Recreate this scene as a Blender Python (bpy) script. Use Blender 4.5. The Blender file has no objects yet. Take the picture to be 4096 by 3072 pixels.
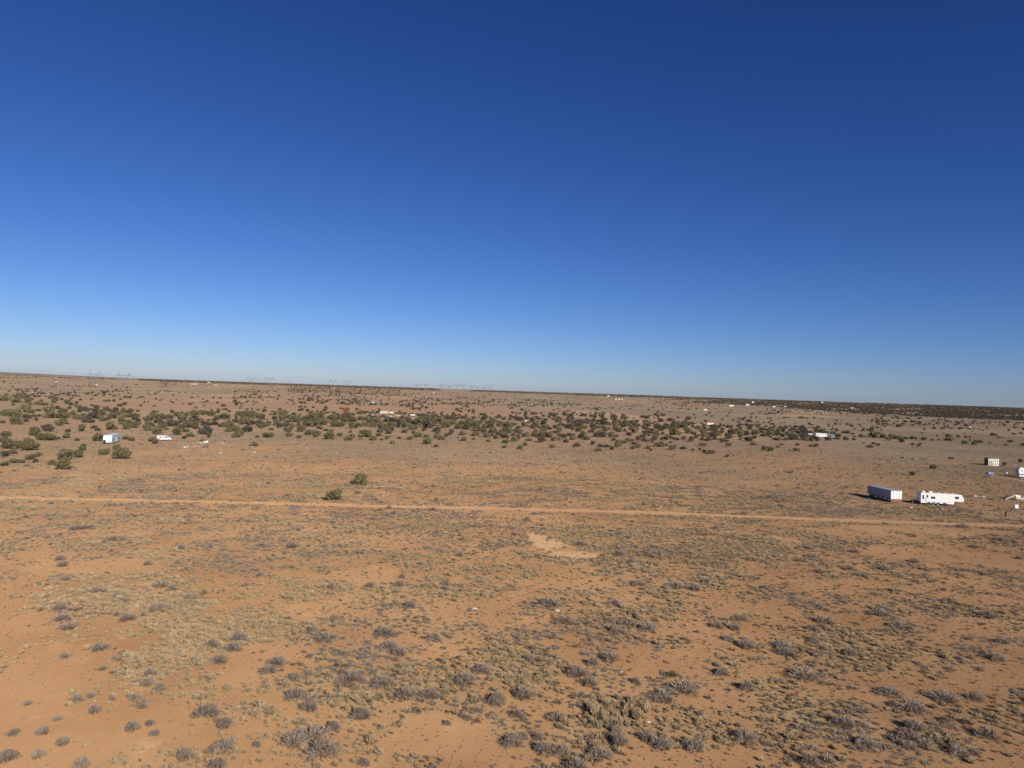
import bpy, math, random
import numpy as np
from mathutils import Matrix, Vector, Euler
random.seed(7); rng = np.random.default_rng(11)
R = math.radians
scn = bpy.context.scene
COL = scn.collection

# ------------------------------------------------------------------ camera
CAM_H, F, W, H = 28.0, 2800.0, 4096.0, 3072.0
cd = bpy.data.cameras.new('camera'); cam = bpy.data.objects.new('camera', cd); COL.objects.link(cam)
cd.sensor_width = 36.0; cd.lens = F / W * 36.0; cd.clip_start = 0.5; cd.clip_end = 90000
PITCH, ROLL = 0.56, 1.916
cam_rot = Matrix.Rotation(R(90 + PITCH), 3, 'X') @ Matrix.Rotation(R(ROLL), 3, 'Z')
cam.matrix_world = Matrix.Translation((0, 0, CAM_H)) @ cam_rot.to_4x4()
scn.camera = cam

# ------------------------------------------------------------------ sky, sun, exposure
SUN_AZ, SUN_EL = 148.0, 27.0          # clockwise from the viewing direction (+Y)
world = bpy.data.worlds.new('World'); scn.world = world; world.use_nodes = True
wt = world.node_tree; wt.nodes.clear()
sky = wt.nodes.new('ShaderNodeTexSky'); sky.sky_type = 'NISHITA'; sky.sun_disc = False
sky.sun_elevation = R(SUN_EL); sky.sun_rotation = R(SUN_AZ)
sky.altitude = 1800; sky.air_density = 1.0; sky.dust_density = 1.0; sky.ozone_density = 1.0
# per-channel response of the phone camera to the blue of the sky (its radiance is raised to a power and rescaled)
SKY_STRENGTH = 0.05
sep = wt.nodes.new('ShaderNodeSeparateColor'); com = wt.nodes.new('ShaderNodeCombineColor'); wt.links.new(sky.outputs[0], sep.inputs[0])
for i, (g_, k_) in enumerate(((1.530, .0104), (1.325, .0194), (1.157, .0450))):
    pw = wt.nodes.new('ShaderNodeMath'); pw.operation = 'POWER'; pw.inputs[1].default_value = g_
    ml = wt.nodes.new('ShaderNodeMath'); ml.operation = 'MULTIPLY'; ml.inputs[1].default_value = k_ / SKY_STRENGTH
    wt.links.new(sep.outputs[i], pw.inputs[0]); wt.links.new(pw.outputs[0], ml.inputs[0]); wt.links.new(ml.outputs[0], com.inputs[i])
bg = wt.nodes.new('ShaderNodeBackground'); bg.inputs['Strength'].default_value = SKY_STRENGTH
wo = wt.nodes.new('ShaderNodeOutputWorld')
wt.links.new(com.outputs[0], bg.inputs[0]); wt.links.new(bg.outputs[0], wo.inputs[0])
sd = bpy.data.lights.new('sun', 'SUN'); sd.energy = 3.7; sd.angle = R(0.53); sd.color = (1.0, 0.93, 0.84)
sun = bpy.data.objects.new('sun', sd); COL.objects.link(sun)
sdir = Vector((math.sin(R(SUN_AZ)) * math.cos(R(SUN_EL)), math.cos(R(SUN_AZ)) * math.cos(R(SUN_EL)), math.sin(R(SUN_EL))))
sun.rotation_euler = sdir.to_track_quat('Z', 'Y').to_euler(); sun.location = (60, -90, 120)
scn.view_settings.view_transform = 'Standard'; scn.view_settings.look = 'None'
scn.view_settings.exposure = 0.45; scn.view_settings.gamma = 1.0
scn.render.engine = 'CYCLES'
scn.cycles.max_bounces = 4; scn.cycles.diffuse_bounces = 2; scn.cycles.transparent_max_bounces = 4
scn.cycles.volume_bounces = 0; scn.cycles.volume_max_steps = 64

# ------------------------------------------------------------------ numpy value noise
_tab = rng.random((256, 256))
def vnoise(x, y):
    x = np.asarray(x, float); y = np.asarray(y, float)
    xi = np.floor(x).astype(int); yi = np.floor(y).astype(int)
    fx = x - xi; fy = y - yi; fx = fx * fx * (3 - 2 * fx); fy = fy * fy * (3 - 2 * fy)
    a = _tab[xi % 256, yi % 256]; b = _tab[(xi + 1) % 256, yi % 256]
    c = _tab[xi % 256, (yi + 1) % 256]; d = _tab[(xi + 1) % 256, (yi + 1) % 256]
    return (a * (1 - fx) + b * fx) * (1 - fy) + (c * (1 - fx) + d * fx) * fy
def fbm(x, y, o=3):
    s = 0; a = 1; t = 0
    for k in range(o):
        s = s + a * vnoise(x * 2**k + 17.3 * k, y * 2**k + 5.1 * k); t += a; a *= .5
    return s / t
def sstep(a, b, x):
    t = np.clip((np.asarray(x, float) - a) / (b - a), 0, 1); return t * t * (3 - 2 * t)

# terrain: a flat plain that climbs gently to a broad rim about five kilometres away
def elev(x, y):
    x = np.asarray(x, float); y = np.asarray(y, float); r = np.hypot(x, y)
    e = 25.0 * sstep(1300, 5000, r) ** .9
    e = e + (fbm(x / 900 + 40, y / 700 + 9, 3) - .5) * 9.0 * sstep(1400, 3600, r)
    return e

# pixel of the 4096 x 3072 picture -> point on the terrain
RI = np.array(cam_rot)
def ray(px, py):
    v = RI @ np.array([px - W / 2, -(py - H / 2), -F]); return v / np.linalg.norm(v)
def G(px, py):
    d = ray(px, py); p0 = np.array([0, 0, CAM_H]); t0 = 20.0; t = t0
    while t < 9000:
        q = p0 + d * t
        if q[2] <= float(elev(q[0], q[1])):
            a, b = t0, t
            for _ in range(30):
                m = (a + b) / 2; q = p0 + d * m
                if q[2] <= float(elev(q[0], q[1])): b = m
                else: a = m
            q = p0 + d * b; return Vector((q[0], q[1], float(elev(q[0], q[1]))))
        t0 = t; t *= 1.012
    h = math.hypot(d[0], d[1]); q = (d[0] / h * 5000, d[1] / h * 5000)
    return Vector((q[0], q[1], float(elev(*q))))
CF = RI @ np.array([0, 0, -1.0])
def depth(p): return p[0] * CF[0] + p[1] * CF[1] + (p[2] - CAM_H) * CF[2]
def mpp(p): return depth(p) / F                    # metres per photo pixel at a point
def to_px(x, y, z=0.0):
    v = np.stack([np.asarray(x, float), np.asarray(y, float), np.asarray(z, float) + np.zeros_like(np.asarray(x, float)) - CAM_H], -1) @ RI
    return W / 2 + F * v[..., 0] / -v[..., 2], H / 2 - F * v[..., 1] / -v[..., 2]
def hor(px): return 1496 + .0334 * px              # skyline in the picture

# ------------------------------------------------------------------ materials
def nmat(name):
    m = bpy.data.materials.new(name); m.use_nodes = True; nt = m.node_tree
    return m, nt, nt.nodes['Principled BSDF']
def N(nt, t, **kw):
    n = nt.nodes.new(t)
    for k, v in kw.items():
        if hasattr(n, k): setattr(n, k, v)
        else: n.inputs[k].default_value = v
    return n
def mix(nt, a, b, f):
    n = nt.nodes.new('ShaderNodeMix'); n.data_type = 'RGBA'; n.clamp_factor = True
    for s, v in ((0, f), (6, a), (7, b)):
        if hasattr(v, 'is_output') or isinstance(v, bpy.types.NodeSocket): nt.links.new(v, n.inputs[s])
        else: n.inputs[s].default_value = v if s == 0 else tuple(v) + (1,)
    return n.outputs[2]
def ramp(nt, src, lo, hi):
    n = nt.nodes.new('ShaderNodeMapRange'); n.interpolation_type = 'SMOOTHSTEP'
    nt.links.new(src, n.inputs[0]); n.inputs[1].default_value = lo; n.inputs[2].default_value = hi
    return n.outputs[0]
def noise(nt, vec, scale, detail=3, rough=.6):
    n = N(nt, 'ShaderNodeTexNoise', Scale=scale, Detail=detail, Roughness=rough); nt.links.new(vec, n.inputs['Vector']); return n.outputs['Fac']
def mul(nt, a, b, op='MULTIPLY'):
    n = N(nt, 'ShaderNodeMath', operation=op)
    for i, v in ((0, a), (1, b)):
        if isinstance(v, bpy.types.NodeSocket): nt.links.new(v, n.inputs[i])
        else: n.inputs[i].default_value = v
    return n.outputs[0]

SAND, SAND2, PALE = (.345, .190, .088), (.272, .140, .063), (.45, .285, .150)
def ground_mat():
    m, nt, b = nmat('desert_ground')
    g = N(nt, 'ShaderNodeNewGeometry'); P = g.outputs['Position']
    at = N(nt, 'ShaderNodeAttribute', attribute_name='cover'); ap = N(nt, 'ShaderNodeAttribute', attribute_name='pale'); ar = N(nt, 'ShaderNodeAttribute', attribute_name='red')
    base = mix(nt, SAND, SAND2, ramp(nt, noise(nt, P, .035, 4), .40, .66))
    base = mix(nt, base, (.41, .225, .104), ramp(nt, noise(nt, P, .09, 5), .55, .75))
    base = mix(nt, base, (.30, .15, .08), mul(nt, ramp(nt, noise(nt, P, 1.3, 4, .7), .54, .72), .55))
    base = mix(nt, base, (.20, .10, .055), mul(nt, ramp(nt, noise(nt, P, 4.5, 3, .6), .60, .70), .35))
    base = mix(nt, base, (.50, .31, .18), mul(nt, ramp(nt, noise(nt, P, .16, 6, .75), .56, .72), .45))
    lit = mix(nt, (.29, .205, .105), (.235, .17, .09), ramp(nt, noise(nt, P, .4, 4), .4, .6))
    lit = mix(nt, lit, (.37, .28, .15), ramp(nt, noise(nt, P, .05, 3), .55, .7))
    fine = ramp(nt, noise(nt, P, .9, 5, .75), .36, .60)
    c = mix(nt, base, lit, mul(nt, at.outputs['Fac'], mul(nt, mul(nt, fine, .45), .22, 'ADD')))
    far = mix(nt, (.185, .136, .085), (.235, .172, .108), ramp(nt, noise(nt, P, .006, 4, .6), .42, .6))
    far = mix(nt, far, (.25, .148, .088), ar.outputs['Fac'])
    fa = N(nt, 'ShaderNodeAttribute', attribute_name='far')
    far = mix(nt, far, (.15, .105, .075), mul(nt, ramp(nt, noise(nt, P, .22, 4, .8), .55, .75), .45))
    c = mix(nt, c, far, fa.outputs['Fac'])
    c = mix(nt, c, PALE, ap.outputs['Fac'])
    nt.links.new(c, b.inputs['Base Color']); b.inputs['Roughness'].default_value = 1; b.inputs['Specular IOR Level'].default_value = .1
    b.inputs['Diffuse Roughness'].default_value = 1
    bm = N(nt, 'ShaderNodeBump', Strength=.7, Distance=.12); nt.links.new(noise(nt, P, 1.1, 6, .7), bm.inputs['Height'])
    nt.links.new(bm.outputs[0], b.inputs['Normal'])
    return m
def veg_mat(name, c1, c2, c3=None, tr=.0):
    m, nt, b = nmat(name)
    oi = N(nt, 'ShaderNodeObjectInfo'); g = N(nt, 'ShaderNodeNewGeometry')
    c = mix(nt, c1, c2, oi.outputs['Random'])
    if c3: c = mix(nt, c, c3, mul(nt, ramp(nt, noise(nt, g.outputs['Position'], 1.6, 2), .45, .65), .7))
    nt.links.new(c, b.inputs['Base Color']); b.inputs['Roughness'].default_value = .95; b.inputs['Specular IOR Level'].default_value = .1
    return m
_pm = {}
def paint(name, c, rough=.6, metal=0.0, dirt=.25, dc=(.30, .17, .10), scale=1.5):
    if name in _pm: return _pm[name]
    m, nt, b = nmat(name); tc = N(nt, 'ShaderNodeTexCoord'); P = tc.outputs['Object']
    col = mix(nt, c, dc, mul(nt, ramp(nt, noise(nt, P, scale, 5, .7), .5, .8), dirt))
    nt.links.new(col, b.inputs['Base Color']); b.inputs['Roughness'].default_value = rough; b.inputs['Metallic'].default_value = metal
    _pm[name] = m; return m
M = dict(
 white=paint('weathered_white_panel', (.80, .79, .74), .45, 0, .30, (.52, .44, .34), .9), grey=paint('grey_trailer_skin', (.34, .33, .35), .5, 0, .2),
 rust=paint('rusty_metal', (.26, .11, .06), .9, 0, .6, (.12, .05, .03)), dark=paint('dark_metal', (.05, .045, .045), .7, 0, .3),
 glass=paint('dark_window_glass', (.02, .022, .03), .15, 0, .05), tyre=paint('black_rubber', (.03, .03, .03), .85, 0, .4),
 aqua=paint('pale_aqua_panel', (.66, .80, .79), .5, 0, .2, (.55, .50, .42), 1.0), green=paint('sage_green_siding', (.29, .32, .18), .8, 0, .15),
 cream=paint('cream_trim', (.76, .74, .60), .7, 0, .1), blue=paint('blue_painted_steel', (.13, .23, .38), .5, 0, .25),
 wood=paint('sun_bleached_wood', (.50, .42, .32), .9, 0, .4, (.28, .2, .14)), pink=paint('faded_red_scrap', (.42, .17, .13), .85, 0, .6, (.55, .38, .30), 3),
 roofred=paint('red_brown_roofing', (.22, .055, .04), .9, 0, .3), peach=paint('cream_orange_box', (.80, .56, .38), .6, 0, .1),
 tan=paint('tan_panel', (.55, .36, .20), .7, 0, .2), steel=paint('galvanised_steel', (.33, .36, .40), .6, 0.0, .1),
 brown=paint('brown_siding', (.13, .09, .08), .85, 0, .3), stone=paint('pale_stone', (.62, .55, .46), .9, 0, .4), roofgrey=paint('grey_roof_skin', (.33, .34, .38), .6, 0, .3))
MV = dict(
 juniper=veg_mat('juniper_foliage', (.155, .138, .066), (.225, .192, .098), (.13, .112, .062)),
 juniper2=veg_mat('dark_juniper_foliage', (.105, .090, .062), (.14, .115, .078), (.09, .075, .056)),
 sage=veg_mat('grey_sagebrush', (.30, .235, .18), (.40, .315, .235), (.25, .195, .15)),
 twig=veg_mat('brown_dead_brush', (.17, .115, .075), (.27, .19, .12)),
 straw=veg_mat('dry_straw_grass', (.46, .345, .195), (.57, .435, .26), (.36, .26, .155)),
 olive=veg_mat('olive_dry_grass', (.36, .275, .165), (.45, .345, .21)), bark=paint('juniper_bark', (.13, .09, .065), .95), fresh=veg_mat('green_shrub_leaf', (.17, .155, .055), (.19, .17, .06)))

# ------------------------------------------------------------------ mesh helpers
class MB:
    def __init__(s): s.v = []; s.f = []
    def add(s, vs, fs): n = len(s.v); s.v += [tuple(v) for v in vs]; s.f += [tuple(i + n for i in f) for f in fs]; return s
    def box(s, x0, x1, y0, y1, z0, z1):
        return s.add([(x0, y0, z0), (x1, y0, z0), (x1, y1, z0), (x0, y1, z0), (x0, y0, z1), (x1, y0, z1), (x1, y1, z1), (x0, y1, z1)],
                     [(3, 2, 1, 0), (4, 5, 6, 7), (0, 1, 5, 4), (1, 2, 6, 5), (2, 3, 7, 6), (3, 0, 4, 7)])
    def prism(s, prof, y0, y1):                    # profile in xz, counter-clockwise seen from -y
        n = len(prof); vs = [(x, y0, z) for x, z in prof] + [(x, y1, z) for x, z in prof]
        return s.add(vs, [tuple(range(n)), tuple(range(2 * n - 1, n - 1, -1))] + [(i, i + n, (i + 1) % n + n, (i + 1) % n) for i in range(n)])
    def cyl(s, c, r, h, n=14, axis='z', r2=None):
        r2 = r if r2 is None else r2; vs = []
        for k, (rr, t) in enumerate(((r, 0), (r2, h))):
            for i in range(n):
                a = 2 * math.pi * i / n; u, w = rr * math.cos(a), rr * math.sin(a)
                p = {'z': (u, w, t), 'y': (u, t, w), 'x': (t, u, w)}[axis]; vs.append((c[0] + p[0], c[1] + p[1], c[2] + p[2]))
        return s.add(vs, [tuple(range(n)), tuple(range(2 * n - 1, n - 1, -1))] + [(i, i + n, (i + 1) % n + n, (i + 1) % n) for i in range(n)])
    def bar(s, a, b, t):
        a = Vector(a); b = Vector(b); d = (b - a).normalized(); u = d.orthogonal().normalized() * t / 2; w = d.cross(u)
        vs = [a + u + w, a - u + w, a - u - w, a + u - w, b + u + w, b - u + w, b - u - w, b + u - w]
        return s.add(vs, [(3, 2, 1, 0), (4, 5, 6, 7), (0, 1, 5, 4), (1, 2, 6, 5), (2, 3, 7, 6), (3, 0, 4, 7)])
    def mesh(s, name, mat, smooth=False):
        me = bpy.data.meshes.new(name); me.from_pydata(s.v, [], s.f)
        me.materials.append(M[mat] if isinstance(mat, str) and mat in M else (MV[mat] if isinstance(mat, str) else mat))
        if smooth: me.shade_smooth()
        me.update()
        import bmesh
        bm = bmesh.new(); bm.from_mesh(me); bmesh.ops.recalc_face_normals(bm, faces=bm.faces); bm.to_mesh(me); bm.free()
        return me
    def build(s, name, mat, parent=None, bevel=0):
        o = bpy.data.objects.new(name, s.mesh(name, mat)); COL.objects.link(o)
        if parent: o.parent = parent
        if bevel:
            bv = o.modifiers.new('bevel', 'BEVEL'); bv.width = bevel; bv.segments = 2
        return o
def tag(o, label=None, cat=None, group=None, kind=None):
    if label: o['label'] = label
    if cat: o['category'] = cat
    if group: o['group'] = group
    if kind: o['kind'] = kind
    return o
def empty(name, loc, yaw=0, label=None, cat=None, group=None):
    o = bpy.data.objects.new(name, None); COL.objects.link(o); o.location = loc; o.rotation_euler = (0, 0, yaw)
    return tag(o, label, cat, group)

# ------------------------------------------------------------------ roads (paths traced on the photo, unprojected to the plain)
ROADS = [
 ('dirt_road', [(-500, 1972), (0, 1990), (350, 1998), (700, 2004), (1100, 2014), (1500, 2024), (1900, 2033), (2300, 2042), (2700, 2054), (3072, 2069), (3500, 2086), (3900, 2098), (4250, 2112), (4700, 2128)], 4.2),
 ('track', [(3450, 1838), (3600, 1855), (3740, 1869), (3870, 1884), (3990, 1904), (4096, 1926), (4300, 1968)], 2.2),
 ('track', [(3700, 1852), (3860, 1853), (3990, 1858), (4096, 1864), (4300, 1872)], 2.0),
 ('track', [(1150, 1635), (1300, 1637), (1500, 1641), (1640, 1650), (1800, 1658), (2000, 1664)], 5.0),
 ('track', [(2700, 1693), (2800, 1695), (2950, 1699), (3072, 1703), (3300, 1712)], 4.0),
 ('track', [(3100, 1714), (3200, 1721), (3290, 1728), (3330, 1739)], 3.0),
 ('track', [(3000, 1826), (3060, 1829), (3140, 1834), (3230, 1837)], 1.5),
]
def polyline(pts, step):
    w = [G(*p) for p in pts]; out = []
    for a, b in zip(w[:-1], w[1:]):
        n = max(1, int((b - a).length / step))
        for k in range(n): out.append(a.lerp(b, k / n))
    out.append(w[-1]); q = []
    for i in range(len(out)):
        lo = max(0, i - 3); hi = min(len(out), i + 4); q.append(sum((out[k] for k in range(lo, hi)), Vector()) / (hi - lo))
    return q
road_pts = []; road_w = []
roads_built = []
for name, pts, wd in ROADS:
    q = polyline(pts, max(1.5, wd * .4)); roads_built.append((name, q, wd))
    for p in q: road_pts.append((p.x, p.y)); road_w.append(wd)
road_pts = np.array(road_pts); road_w = np.array(road_w)
def road_dist(x, y):
    d = np.full(len(x), 1e9)
    for (a, b), w in zip(road_pts, road_w): d = np.minimum(d, np.hypot(x - a, y - b) - w / 2)
    return d

# ------------------------------------------------------------------ density of the low scrub (ellipses seen in the photo, unprojected)
def wellipse(px, py, rx, ry):
    c = G(px, py); a = G(px, py - ry); b = G(px, py + ry); return c.x, c.y, rx * mpp(c), max(2., (a.y - b.y) / 2)
BARE = [(2150, 2150, 40, 16, .9), (2195, 2182, 85, 26, .97), (2275, 2216, 95, 20, .95), (420, 2275, 260, 36, .9), (200, 2220, 160, 25, .6), (1750, 2945, 330, 85, .97), (1500, 2890, 150, 50, .7), (2050, 3010, 250, 60, .8),
        (230, 2980, 380, 130, .75), (150, 2720, 260, 130, .7), (1080, 2620, 160, 50, .9), (1000, 2700, 150, 60, .6), (3720, 2222, 280, 40, .8), (3500, 2130, 260, 22, .5), (3950, 2240, 170, 36, .8), (3520, 2790, 260, 34, .85), (3350, 2340, 160, 30, .5),
        (2260, 2335, 240, 26, .7), (2500, 2400, 200, 26, .7), (1480, 2300, 160, 40, .7), (2950, 2430, 260, 30, .6), (3250, 2470, 120, 40, .6), (2450, 2755, 120, 25, .7), (2900, 2790, 160, 40, .6), (1250, 2430, 150, 50, .6), (700, 2880, 300, 60, .45), (3680, 2120, 380, 14, .9), (4000, 2060, 150, 16, .8), (3300, 2080, 200, 12, .5), (1650, 2450, 130, 25, .5), (60, 2100, 120, 20, .4), (1300, 1890, 60, 8, .6)]
RICH = [(430, 2410, 330, 55, 1.5), (850, 2500, 320, 60, 1.6), (960, 2570, 230, 45, 1.4), (640, 2640, 200, 65, 1.6), (1300, 2180, 330, 45, .6), (2435, 2845, 140, 55, 2.0), (1500, 2680, 380, 90, 1.2), (1350, 2830, 200, 60, .4), (2700, 2180, 480, 70, .6), (2080, 2600, 170, 110, 1.4),
        (1900, 2140, 400, 50, .5), (2700, 2260, 250, 70, .4), (1700, 2100, 400, 30, .5), (3300, 2600, 350, 50, .5), (3550, 2650, 300, 60, .5), (3600, 2950, 350, 80, .5), (1250, 3000, 170, 80, .6), (3100, 2000, 250, 25, .5), (3800, 2140, 200, 30, .5), (3300, 2200, 150, 30, .3), (620, 2080, 300, 30, .3), (2250, 2120, 150, 20, .3), (2350, 2450, 250, 40, .3)]
BARE_W = [wellipse(*b[:4]) + (b[4],) for b in BARE]; RICH_W = [wellipse(*b[:4]) + (b[4],) for b in RICH]
def ell(x, y, L):
    out = np.zeros_like(x)
    wob = (fbm(x / 5, y / 5, 2) - .5) * 1.1 + (fbm(x / 1.3 + 7, y / 1.3, 2) - .5) * .5
    for cx, cy, rx, ry, s in L:
        d = np.hypot((x - cx) / rx, (y - cy) / ry) + wob
        out = np.maximum(out, s * sstep(1.1, .75, d))
    return out
def sst(a, b, x): return sstep(a, b, x)
def density(x, y):
    n = fbm(x / 15 + 3, y / 9 + 8, 3) * .42 + fbm(x / 3.4 + 31, y / 2.6 + 2, 2) * .58
    base = .17 + .66 * sstep(.40, .62, n)
    px, _ = to_px(x, y)
    leftsand = sstep(700, 100, px) * sstep(105, 70, y)
    base = base * (1 - .6 * leftsand)
    bare = ell(x, y, BARE_W); rich = ell(x, y, RICH_W)
    return np.clip(base + rich * .5, 0, 1.1) * (1 - bare)
def sstep(a, b, x):
    t = np.clip((np.asarray(x, float) - a) / (b - a), 0, 1); return t * t * (3 - 2 * t)

# ------------------------------------------------------------------ ground sheet (rings around the viewpoint, out past the skyline)
def build_ground():
    rr = [0.0]; r = 20.0
    while r < 34000: rr.append(r); r *= 1.0165 if r < 900 else (1.012 if r < 6000 else 1.06)
    rr = np.array(rr[1:])
    fine = np.radians(np.arange(-46, 46.01, .22)); coarse = np.radians(np.arange(50, 311, 4.0))
    th = np.concatenate([fine, coarse]); nt_, nr = len(th), len(rr)
    RR, TH = np.meshgrid(rr, th, indexing='ij'); x = (RR * np.sin(TH)).ravel(); y = (RR * np.cos(TH)).ravel()
    z = elev(x, y); n0 = len(x)
    co = np.concatenate([np.stack([x, y, z], 1), [[0, 0, 0]]])
    i, j = np.meshgrid(np.arange(nr - 1), np.arange(nt_), indexing='ij'); j2 = (j + 1) % nt_
    q = np.stack([i * nt_ + j, (i + 1) * nt_ + j, (i + 1) * nt_ + j2, i * nt_ + j2], -1).reshape(-1, 4)[:, ::-1]
    faces = q.tolist() + [(n0, k, (k + 1) % nt_)[::-1] for k in range(nt_)]
    me = bpy.data.meshes.new('ground'); me.from_pydata(co.tolist(), [], faces); me.update()
    X, Y = co[:, 0], co[:, 1]; r = np.hypot(X, Y)
    cov = np.clip(density(X, Y) * .9 + .1, 0, 1); cov = cov * (1 - .4 * sstep(700, 100, to_px(X, np.maximum(Y, 5))[0]) * sstep(110, 70, Y))
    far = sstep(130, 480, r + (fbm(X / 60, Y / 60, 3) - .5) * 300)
    pale = np.zeros(len(X))
    for k in (0, 1, 2): pale = np.maximum(pale, ell(X, Y, [BARE_W[k]]) * .85)
    pale = np.maximum(pale, ell(X, Y, BARE_W[3:]) * .22 * (1 - far))
    pale = np.maximum(pale, .3 * sstep(.66, .8, fbm(X / 140 + 70, Y / 260, 3)) * far * (r < 6000))
    red = sstep(.54, .68, fbm(X / 420 + 5, Y / 520 + 90, 3)) * .6
    cx, cy = G(1700, 1650).x, G(1700, 1640).y
    red = np.maximum(red, .85 * np.exp(-((X - cx) / 260)**2 - ((Y - cy) / 330)**2))
    pxx, _ = to_px(X, np.maximum(Y, 5)); 
    for nm, arr in (('cover', cov), ('pale', pale), ('red', red), ('far', far)):
        a = me.attributes.new(nm, 'FLOAT', 'POINT'); a.data.foreach_set('value', np.asarray(arr, np.float32))
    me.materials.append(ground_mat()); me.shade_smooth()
    o = bpy.data.objects.new('ground', me); COL.objects.link(o); tag(o, kind='structure')
build_ground()

def road_mat():
    m, nt, b = nmat('packed_sand'); P = N(nt, 'ShaderNodeNewGeometry').outputs['Position']
    c = mix(nt, (.42, .25, .128), (.36, .205, .10), ramp(nt, noise(nt, P, .25, 5, .7), .38, .62))
    ra = N(nt, 'ShaderNodeAttribute', attribute_name='rut'); c = mix(nt, (.35, .20, .10), c, mul(nt, ra.outputs['Fac'], mul(nt, ramp(nt, noise(nt, P, .12, 4, .7), .25, .5), .5, 'ADD')))
    nt.links.new(c, b.inputs['Base Color']); b.inputs['Roughness'].default_value = 1; b.inputs['Specular IOR Level'].default_value = .1; b.inputs['Diffuse Roughness'].default_value = 1
    bm = N(nt, 'ShaderNodeBump', Strength=.6, Distance=.10); nt.links.new(noise(nt, P, 1.1, 6, .7), bm.inputs['Height']); nt.links.new(bm.outputs[0], b.inputs['Normal'])
    return m
RM = road_mat()
for k, (name, q, wd) in enumerate(roads_built):
    vs = []; fs = []
    for i, p in enumerate(q):
        d = (q[min(i + 1, len(q) - 1)] - q[max(i - 1, 0)]); d.z = 0; d.normalize(); nrm = Vector((-d.y, d.x, 0))
        el = wd / 2 * (1 + .35 * (random.random() - .5) + .5 * (float(vnoise(i / 6., 9.)) - .5)); er = wd / 2 * (1 + .35 * (random.random() - .5) + .5 * (float(vnoise(i / 6., 31.)) - .5))
        for f_ in (-er, -er * .62, -er * .3, 0, el * .3, el * .62, el):
            v = p + nrm * f_; vs.append((v.x, v.y, float(elev(v.x, v.y)) + .012 + .004 * k))
        if i: fs += [(7 * i - 7 + c, 7 * i + c, 7 * i + c + 1, 7 * i - 6 + c) for c in range(6)]
    me = bpy.data.meshes.new(name); me.from_pydata(vs, [], [f[::-1] for f in fs]); me.materials.append(RM); me.update()
    if me.polygons[0].normal.z < 0: me.flip_normals()
    a = me.attributes.new('rut', 'FLOAT', 'POINT'); a.data.foreach_set('value', np.tile(np.array([.1, 1, .8, .15, .8, 1, .1], np.float32), len(q)))
    o = bpy.data.objects.new(name, me); COL.objects.link(o); tag(o, kind='structure')

# far mesa on the left edge of the skyline
def hills():
    vs = []; fs = []; n = 60
    for i in range(n + 1):
        az = R(-60 + 34 * i / n); t = i / n; h = 25 + (58 + 14 * float(vnoise(i / 7., 3.)) ) * float(sstep(1.0, .55, t)) ; r = 23000
        for rr, z in ((r, 0), (r + 800, h), (r + 5000, h), (r + 6000, 0)): vs.append((rr * math.sin(az), rr * math.cos(az), z))
        if i:
            for k in range(3): fs.append(((i - 1) * 4 + k, (i - 1) * 4 + k + 1, i * 4 + k + 1, i * 4 + k))
    me = bpy.data.meshes.new('hills'); me.from_pydata(vs, [], fs); me.materials.append(paint('far_mesa', (.20, .17, .14), 1, 0, .3)); me.update()
    o = bpy.data.objects.new('hills', me); COL.objects.link(o); tag(o, kind='structure')
hills()

CLEAR = []     # (x, y, radius) footprints kept free of scrub
def clear(p, r): CLEAR.append((p[0], p[1], r))

# ------------------------------------------------------------------ vehicles and buildings
def wheel(parent, x, y, r, w, side=1):
    t = MB().cyl((x, y - w / 2, r), r, w, 18, 'y').build('wheel', 'tyre', parent)
    MB().cyl((x, y - (w / 2 + .012) if side < 0 else y - w / 2 + .012, r), r * .55, w, 12, 'y').build('rim', 'steel', t)
    return t
def frame_rect(parent, x0, x1, z0, z1, y, out=-1, mat='glass', name='window', frame='dark', fw=.06):
    """window lying in an xz wall at depth y, glass proud of the wall"""
    ya, yb = sorted((y, y + out * .03)); o = MB().box(x0, x1, ya, yb, z0, z1).build(name, mat, parent)
    ya, yb = sorted((y, y + out * .05)); m = MB()
    m.box(x0 - fw, x1 + fw, ya, yb, z0 - fw, z0).box(x0 - fw, x1 + fw, ya, yb, z1, z1 + fw).box(x0 - fw, x0, ya, yb, z0, z1).box(x1, x1 + fw, ya, yb, z0, z1)
    m.build('frame', frame, o); return o
def rounded(prof, r=.25, n=3):
    out = []; k = len(prof)
    for i in range(k):
        p, a, b = Vector(prof[i]), Vector(prof[i - 1]), Vector(prof[(i + 1) % k]); u = (a - p); w = (b - p); rr = min(r, u.length * .4, w.length * .4)
        u.normalize(); w.normalize(); s = p + u * rr; e = p + w * rr
        for j in range(n + 1):
            t = j / n; out.append(tuple(s * (1 - t)**2 + p * 2 * t * (1 - t) + e * t * t))
    return out

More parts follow.
